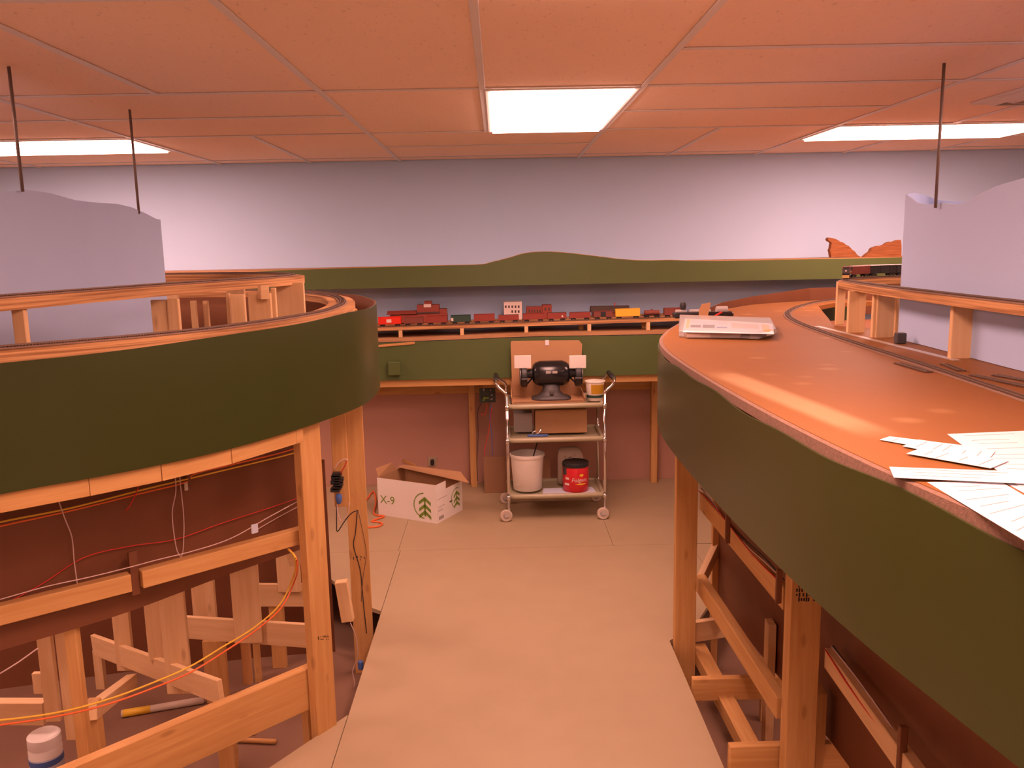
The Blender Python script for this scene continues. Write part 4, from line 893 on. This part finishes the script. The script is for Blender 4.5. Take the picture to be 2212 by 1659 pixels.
def tree_logo(parent, cx, cz, s, face, half=0):
    """ring with a fir tree, laid on the carton face"""
    def T(x, z): return MB @ (Vector((cx+x, -.0004, cz+z)) if face == 'f' else Vector((ln+.0004, cx+x, cz+z)))
    off = (Vector((0, -.0005, 0)) if face == 'f' else Vector((.0005, 0, 0)))
    def add(nm, polys):
        bm = bmesh.new()
        for pl in polys:
            a = [T(*q) for q in pl]; o3 = MB.to_3x3() @ off; A_ = [bm.verts.new(v) for v in a]; B_ = [bm.verts.new(v+o3) for v in a]
            bm.faces.new(A_); bm.faces.new(B_[::-1]); n = len(a)
            for k in range(n): bm.faces.new((A_[k], A_[(k+1) % n], B_[(k+1) % n], B_[k]))
        return link(nm, bm_mesh(nm, bm), 'lime', parent)
    ring = []
    a0, a1 = (70, 250) if half else (95, 265)
    for k in range(16):
        p, q = math.radians(a0+(a1-a0)*k/16), math.radians(a0+(a1-a0)*(k+1)/16)
        ring.append([(math.cos(p)*s, math.sin(p)*s), (math.cos(q)*s, math.sin(q)*s), (math.cos(q)*s*.92, math.sin(q)*s*.92), (math.cos(p)*s*.92, math.sin(p)*s*.92)])
    add('logo_ring', ring)
    tr = [[(-.07*s, -.8*s), (.07*s, -.8*s), (.07*s, .5*s), (-.07*s, .5*s)]]
    for z in (.75, .22, -.28):
        for sg in (-1, 1): tr.append([(0, (z-.05)*s), (0, (z-.33)*s), (sg*.52*s, (z-.72)*s), (sg*.52*s, (z-.46)*s)])
    add('logo_tree', tr)
tree_logo(fr_, ln-.088, .105, .085, 'f'); tree_logo(en, .235, .105, .066, 'e', 1)
me = text_mesh('lettering', 'X-9', .075)
link('lettering', me, 'lime', fr_, MB @ Matrix.Translation((.075, -.0006, .105)) @ Matrix.Rotation(math.pi/2, 4, 'X'))
for (y0, y1, z0, z1, mt) in ((.004, .12, .150, .153, 'grey'), (.012, .09, .10, .103, 'grey'), (.012, .06, .082, .085, 'grey'), (.012, .07, .072, .075, 'grey'), (.02, .075, .018, .04, 'grey'), (.15, .18, .095, .105, 'darkgrey')):
    box('printed_line', (ln+.0002, y0, z0), (ln+.0008, y1, z1), mt, en, 0, MB)

# ================================================================== CART
CX0, CX1, CY0, CY1 = .035, .632, 5.07, 5.44
CRZ = 0.02
t = thing('utility_cart', 'three-shelf metal utility cart with olive shelves and chrome posts', 'cart', ((CX0+CX1)/2, (CY0+CY1)/2, 0))
cart = t
SH = (.166, .524, .735)
for z in SH:
    bm = bmesh.new(); add_box(bm, (CX0+.012, CY0+.012, z-.018), (CX1-.012, CY1-.012, z-.012)); s = link('shelf', bm_mesh('shelf', bm), 'olive', t)
    rim = []
    x0, x1, y0, y1, r = CX0+.010, CX1-.010, CY0+.010, CY1-.010, .03
    for cx, cy, a0 in ((x1-r, y0+r, -90), (x1-r, y1-r, 0), (x0+r, y1-r, 90), (x0+r, y0+r, 180)):
        for k in range(5): a = math.radians(a0+k*22.5); rim.append((cx+r*math.cos(a), cy+r*math.sin(a), z-.010))
    bm = bmesh.new(); add_tube(bm, rim, .0135, 8, True)
    for v in bm.verts: v.co.z = z-.010+(v.co.z-(z-.010))*1.15
    link('rim', bm_mesh('rim', bm), 'olive', s, smooth=True)
for x in (CX0, CX1):
    for y in (CY0, CY1):
        tube('post', [(x, y, .088), (x, y, .4), (x, y, .80)], .0095, 'chrome', t, 10)
        for z in SH: tube('collar', [(x, y, z-.03), (x, y, z+.002)], .0125, 'chrome', t, 10)
        c = tube('caster_stem', [(x, y, .058), (x, y, .088)], .007, 'steel', t, 8)
        fx = x + (-.018 if x == CX0 else -.012)
        box('fork', (fx-.010, y-.016, .032), (fx+.028, y-.013, .062), 'steel', c); box('fork', (fx-.010, y+.013, .032), (fx+.028, y+.016, .062), 'steel', c)
        lathe('wheel', [(.012, -.010), (.034, -.011), (.038, -.006), (.038, .006), (.034, .011), (.012, .010)], 'tan', c, 20, Matrix.Translation((fx, y, .0385)) @ Matrix.Rotation(math.pi/2, 4, 'X'))
        lathe('hub', [(.004, -.0125), (.018, -.0122), (.020, -.009), (.020, .009), (.018, .0122), (.004, .0125)], 'grey', c, 14, Matrix.Translation((fx, y, .0385)) @ Matrix.Rotation(math.pi/2, 4, 'X'))
for s, x in ((-1, CX0), (1, CX1)):
    pts = [(x, CY0, .80), (x+s*.012, CY0, .818), (x+s*.045, CY0+.01, .845), (x+s*.062, CY0+.035, .872), (x+s*.064, CY0+.09, .880), (x+s*.064, CY1-.09, .880), (x+s*.062, CY1-.035, .872), (x+s*.045, CY1-.01, .845), (x+s*.012, CY1, .818), (x, CY1, .80)]
    tube('handle', pts, .0105, 'chrome', t, 10, 5); tube('grip', [(x+s*.064, CY0+.07, .880), (x+s*.064, CY1-.07, .880)], .015, 'black', t, 10)
# cardboard tray with tall back, grinder
ZT = SH[2]+.003
tr = thing('cardboard_tray', 'cut cardboard box with a tall back standing under the grinder', 'cardboard', (.30, 5.27, ZT))
tx0, tx1, ty0, ty1 = .068, .512, 5.10, 5.38
box('bottom', (tx0, ty0, ZT), (tx1, ty1, ZT+.005), 'card', tr)
a, b = PY(1103, 737, 5.36), PY(1258, 737, 5.36)
prism('back', [(tx0+.005, ZT+.0055), (tx1-.005, ZT+.0055), (b.x, a.z-.03), (b.x-.02, a.z-.005), (a.x+.006, a.z), (a.x, a.z-.012)], 5.37, 5.376, 'card', tr)
prism('side', [(ty0-.02, ZT+.045), (ty1-.012, ZT+.10), (ty1-.012, ZT+.0055), (ty0+.006, ZT+.0055)], 0, .005, 'card', tr, Matrix.Translation((tx0, 0, 0)) @ Matrix.Rotation(math.pi/2, 4, 'Z') @ Matrix.Scale(1, 4))
prism('side', [(ty0-.02, ZT+.035), (ty1-.012, ZT+.05), (ty1-.012, ZT+.0055), (ty0+.006, ZT+.0055)], 0, .005, 'card', tr, Matrix.Translation((tx1+.005, 0, 0)) @ Matrix.Rotation(math.pi/2, 4, 'Z'))
prism('front_lip', [(tx0, ZT+.0055), (tx1, ZT+.0055), (tx1-.01, ZT+.016), (tx0+.02, ZT+.013)], ty0, ty0+.005, 'carddark', tr)
a = PY(1182, 740, 5.36); box('tape', (a.x-.012, 5.3665, a.z-.018), (a.x+.012, 5.3698, a.z+.015), 'paper', tr)
g = thing('bench_grinder', 'black bench grinder with two white eye shields on the cart', 'grinder', (.305, 5.24, ZT+.0055))
ZG = ZT+.0055; gc = PY(1190, 806, 5.24); gxm, gz = gc.x, gc.z
RX = Matrix.Translation((gxm, 5.24, gz)) @ Matrix.Rotation(math.pi/2, 4, 'Y')
bm = bmesh.new()
def ring(zv, hx, hy):
    n = 16; return [bm.verts.new((gxm+math.copysign(abs(math.cos(k*math.tau/n))**.6, math.cos(k*math.tau/n))*hx, 5.24+math.copysign(abs(math.sin(k*math.tau/n))**.6, math.sin(k*math.tau/n))*hy, zv)) for k in range(n)]
rs = [ring(ZG, .125, .085), ring(ZG+.010, .125, .085), ring(ZG+.022, .085, .068), ring(ZG+.05, .055, .05), ring(gz-.03, .05, .045)]
for A_, B_ in zip(rs[:-1], rs[1:]):
    for k in range(16): bm.faces.new((A_[k], A_[(k+1) % 16], B_[(k+1) % 16], B_[k]))
bm.faces.new(rs[0]); bm.faces.new(rs[-1]); link('base', bm_mesh('base', bm), 'darkgrey', g, smooth=True)
lathe('motor', [(.03, -.118), (.055, -.113), (.070, -.096), (.079, -.07), (.080, .07), (.070, .096), (.055, .113), (.03, .118)], 'blackgloss', g, 28, RX)
for s in (-1, 1):
    lathe('shaft_housing', [(.034, s*.105), (.030, s*.13), (.027, s*.15)], 'black', g, 14, RX)
    lathe('wheel_guard', [(.02, s*.148), (.068, s*.150), (.073, s*.155), (.073, s*.182), (.066, s*.186), (.02, s*.187)], 'black', g, 24, RX @ Matrix.Translation((.012, 0, 0)))
    lathe('wheel', [(.01, s*.188), (.064, s*.1885), (.064, s*.196), (.01, s*.197)], 'gunmetal', g, 24, RX @ Matrix.Translation((.012, 0, 0)))
    a = PY(1129 if s < 0 else 1248, 782, 5.18); sh = lumber(g, 'eye_shield', (a.x-.052, 5.185, a.z), (a.x+.052, 5.185, a.z), .082, .006, 'white', (0, -.12, 1))
    tube('shield_arm', [(a.x, 5.19, a.z-.02), (a.x, 5.22, a.z-.06), (gxm+s*.165, 5.235, gz+.035)], .006, 'black', g, 8)
    box('tool_rest', (gxm+s*.165-.022, 5.155, gz-.028), (gxm+s*.165+.022, 5.183, gz-.018), 'gunmetal', g, .002); tube('rest_bracket', [(gxm+s*.165, 5.165, gz-.03), (gxm+s*.15, 5.19, gz-.055), (gxm+s*.12, 5.23, gz-.03)], .006, 'black', g, 8)
for k in (-1, 1): box('nameplate', (gxm-.035+(k+1)*.02, 5.159, gz+.01), (gxm-.005+(k+1)*.02, 5.164, gz+.025), 'steel', g)
box('switch', (gxm-.012, 5.165, ZG+.035), (gxm+.012, 5.192, ZG+.06), 'gunmetal', g, .003)
# tub
tp = PY(1286, 850, 5.16); tb = thing('margarine_tub', 'white and yellow plastic tub with a green band on the cart top', 'tub', (tp.x, 5.18, ZT))
tm = Matrix.Translation((tp.x, 5.18, ZT)); hT = PY(1281, 822, 5.18).z-ZT
lathe('body', [(.046, 0), (.048, .002), (.059, hT), (.057, hT), (.047, .004), (.001, .004)], 'bucket', tb, 28, tm, False)
lathe('rim', [(.059, hT-.006), (.063, hT-.006), (.063, hT), (.059, hT+.002)], 'bucket', tb, 28, tm, False); lathe('green_band', [(.0500, hT*.16), (.0506, hT*.16), (.0522, hT*.30), (.0516, hT*.30)], 'dgreen', tb, 28, tm, False)
bm = bmesh.new()
for k in range(-6, 8):
    for (zl, zh) in ((.36, .88),):
        aa = [math.radians(-80+k*7), math.radians(-80+(k+1)*7)]
        pts = []
        for ang, zz in ((aa[0], zl), (aa[1], zl+.02), (aa[1], zh), (aa[0], zh-.06)):
            r = .0484+(.059-.0484)*zz+.0007; pts.append(tm @ Vector((r*math.cos(ang), r*math.sin(ang), hT*zz)))
        bm.faces.new([bm.verts.new(p) for p in pts])
r = bmesh.ops.extrude_face_region(bm, geom=list(bm.faces)); link('yellow_print', bm_mesh('yellow_print', bm), 'yellow', tb)
# middle shelf
ZM = SH[1]+.003
def sbox(nm, lb, x0, x1, ytop, d, dep, mt, z0, cat):
    a, b = PY(x0, ytop, d), PY(x1, ytop, d)
    t = thing(nm, lb, cat, ((a.x+b.x)/2, d+dep/2, z0)); box('body', (a.x, d, z0), (b.x, d+dep, a.z), mt, t, .002)
    box('flap', (a.x+.001, d+.001, a.z+.0003), ((a.x+b.x)/2-.001, d+dep-.001, a.z+.003), mt, t); box('flap', ((a.x+b.x)/2+.001, d+.001, a.z+.0003), (b.x-.001, d+dep-.001, a.z+.003), mt, t); return t
sbox('carton', 'small grey box on the middle cart shelf', 1110, 1150, 894, 5.25, .12, 'grey', ZM, 'box')
sbox('carton', 'brown cardboard box on the middle cart shelf', 1156, 1268, 888, 5.20, .18, 'card', ZM, 'box')
t = thing('clamp_tool', 'small blue and silver hand tool at the front of the middle cart shelf', 'tool', PY(1162, 943, 5.12))
v = PY(1160, 945, 5.12); v.z = ZM+.012
box('blue_handle', (v.x-.06, 5.11, ZM), (v.x+.07, 5.13, ZM+.012), 'blue', t, .003); tube('jaw', [(v.x-.01, 5.12, ZM+.012), (v.x+.012, 5.12, ZM+.022), (v.x+.03, 5.12, ZM+.05)], .006, 'chrome', t, 8); tube('jaw', [(v.x-.03, 5.12, ZM+.012), (v.x-.022, 5.12, ZM+.03), (v.x-.004, 5.12, ZM+.036)], .005, 'steel', t, 8)
# bottom shelf
ZB = SH[0]+.003
bk = PY(1140, 1060, 5.22); bk = Vector((bk.x, 5.22, ZB)); hB = PY(1140, 992, 5.11).z-ZB+.012; rb = (PY(1177, 992, 5.22).x-PY(1102, 992, 5.22).x)/2
t = thing('bucket', 'round white plastic bucket on the bottom cart shelf', 'bucket', bk); bmx = Matrix.Translation(bk)
lathe('body', [(rb*.80, 0), (rb*.82, .003), (rb*.96, hB), (rb*.93, hB), (rb*.80, .006), (.001, .006)], 'bucket', t, 32, bmx, False); lathe('rim', [(rb*.965, hB-.016), (rb, hB-.016), (rb, hB), (rb*.95, hB+.003)], 'bucket', t, 32, bmx, False)
tube('stick', [bk+Vector((.02, 0, .02)), bk+Vector((.04, .02, .2)), bk+Vector((.075, .04, hB+.085))], .004, 'black', t, 6)
box('label_mark', (-.045, -.0015, 0), (.01, .0, .004), 'tan', t, 0, bmx @ Matrix.Translation((-.03, -rb*.845, .05)))
v = PY(1230, 1067, 5.14); o = slab('paper_sheet', [(v.x-.17, 5.09), (v.x+.165, 5.10), (v.x+.15, 5.22), (v.x-.16, 5.21)], ZB-.0028, ZB-.0018, 'paleblue'); tag(o, 'pale bluish paper under the red can on the bottom cart shelf', 'paper')
for zz in (0,): o.location.z += .0
cn = Vector((PY(1244, 1060, 5.16).x, 5.17, ZB-.0015)); cm = Matrix.Translation(cn); hC = PY(1244, 1004, 5.10).z-ZB+.006; rc = (PY(1272, 1030, 5.17).x-PY(1216, 1030, 5.17).x)/2
t = thing('coffee_can', 'red plastic coffee can with a black lid on the bottom cart shelf', 'can', cn)
lathe('body', [(rc*.94, 0), (rc, .006), (rc, hC*.82), (rc*.96, hC*.86)], 'redcan', t, 32, cm); lathe('lid', [(rc*.99, hC*.862), (rc*1.03, hC*.87), (rc*1.03, hC*.98), (rc*.97, hC), (rc*.9, hC-.003)], 'black', t, 32, cm)
def wrap(me, r, cx, z, cm):
    for v in me.vertices:
        a = -math.pi/2 + cx + v.co.x/r; rr = r+.0006+max(0, v.co.z); zz = z+v.co.y
        v.co = cm @ Vector((rr*math.cos(a), rr*math.sin(a), zz))
    return me
me = wrap(text_mesh('lettering', 'Folgers', .036, .0004, .25), rc, .22, hC*.44, cm); link('lettering', me, 'cream', t)
def patch(nm, r, a0, a1, z0, z1, mt, parent, cm, taper=0):
    bm = bmesh.new(); n = 8; A_, B_ = [], []
    for k in range(n+1):
        a = -math.pi/2+a0+(a1-a0)*k/n; s = 1-taper*abs(2*k/n-1)
        zm = (z0+z1)/2
        for lst, rr in ((A_, r+.0003), (B_, r+.0009)):
            lst.append((bm.verts.new(cm @ Vector((rr*math.cos(a), rr*math.sin(a), zm+(z0-zm)*s))), bm.verts.new(cm @ Vector((rr*math.cos(a), rr*math.sin(a), zm+(z1-zm)*s)))))
    for k in range(n):
        bm.faces.new((A_[k][0], A_[k+1][0], A_[k+1][1], A_[k][1])); bm.faces.new((B_[k][0], B_[k][1], B_[k+1][1], B_[k+1][0]))
        bm.faces.new((A_[k][1], A_[k+1][1], B_[k+1][1], B_[k][1])); bm.faces.new((A_[k][0], B_[k][0], B_[k+1][0], A_[k+1][0]))
    return link(nm, bm_mesh(nm, bm), mt, parent)
patch('gold_swoosh', rc, -.1, .75, hC*.27, hC*.33, 'yellow', t, cm, .8); patch('gold_spot', rc, .2, .55, hC*.56, hC*.66, 'yellow', t, cm, .7)
patch('side_print', rc, -.95, -.62, hC*.45, hC*.52, 'cream', t, cm); patch('side_print', rc, -1.05, -.6, hC*.25, hC*.32, 'cream', t, cm); patch('grip_recess', rc, -1.3, -.85, hC*.60, hC*.86, 'darkgrey', t, cm)
jg = Vector((PY(1232, 1040, 5.33).x, 5.33, ZB)); jm = Matrix.Translation(jg); hJ = PY(1232, 966, 5.33).z-ZB
t = thing('plastic_jug', 'tan plastic jug with dark scribbles behind the red can', 'jug', jg)
bm = bmesh.new(); hw_ = (PY(1262, 1000, 5.33).x-PY(1208, 1000, 5.33).x)/2
for z, k in ((0, .98),): add_box(bm, (-hw_, -.05, 0), (hw_, .05, hJ*.78), jm)
vs = [v for v in bm.verts]; f = [f for f in bm.faces if all(v.co.z > jg.z+hJ*.7 for v in f.verts)][0]
r = bmesh.ops.extrude_face_region(bm, geom=[f]); tv = [v for v in r['geom'] if isinstance(v, bmesh.types.BMVert)]
for v in tv: v.co = jg+Vector(((v.co.x-jg.x)*.75-.008, (v.co.y-jg.y)*.7, hJ))
bmesh.ops.delete(bm, geom=[f], context='FACES_ONLY'); bevel(bm, .008, 2); link('body', bm_mesh('body', bm), 'tan', t, smooth=True)
bm = bmesh.new(); rnd = random.Random(11)
for k in range(10):
    x, z = -.05+rnd.random()*.07, hJ*.66+rnd.random()*.04; add_box(bm, (x, -.0508, z), (x+.014, -.0502, z+.0025), jm @ Matrix.Rotation(0, 4, 'Y'))
link('scribble', bm_mesh('scribble', bm), 'darkgrey', t)
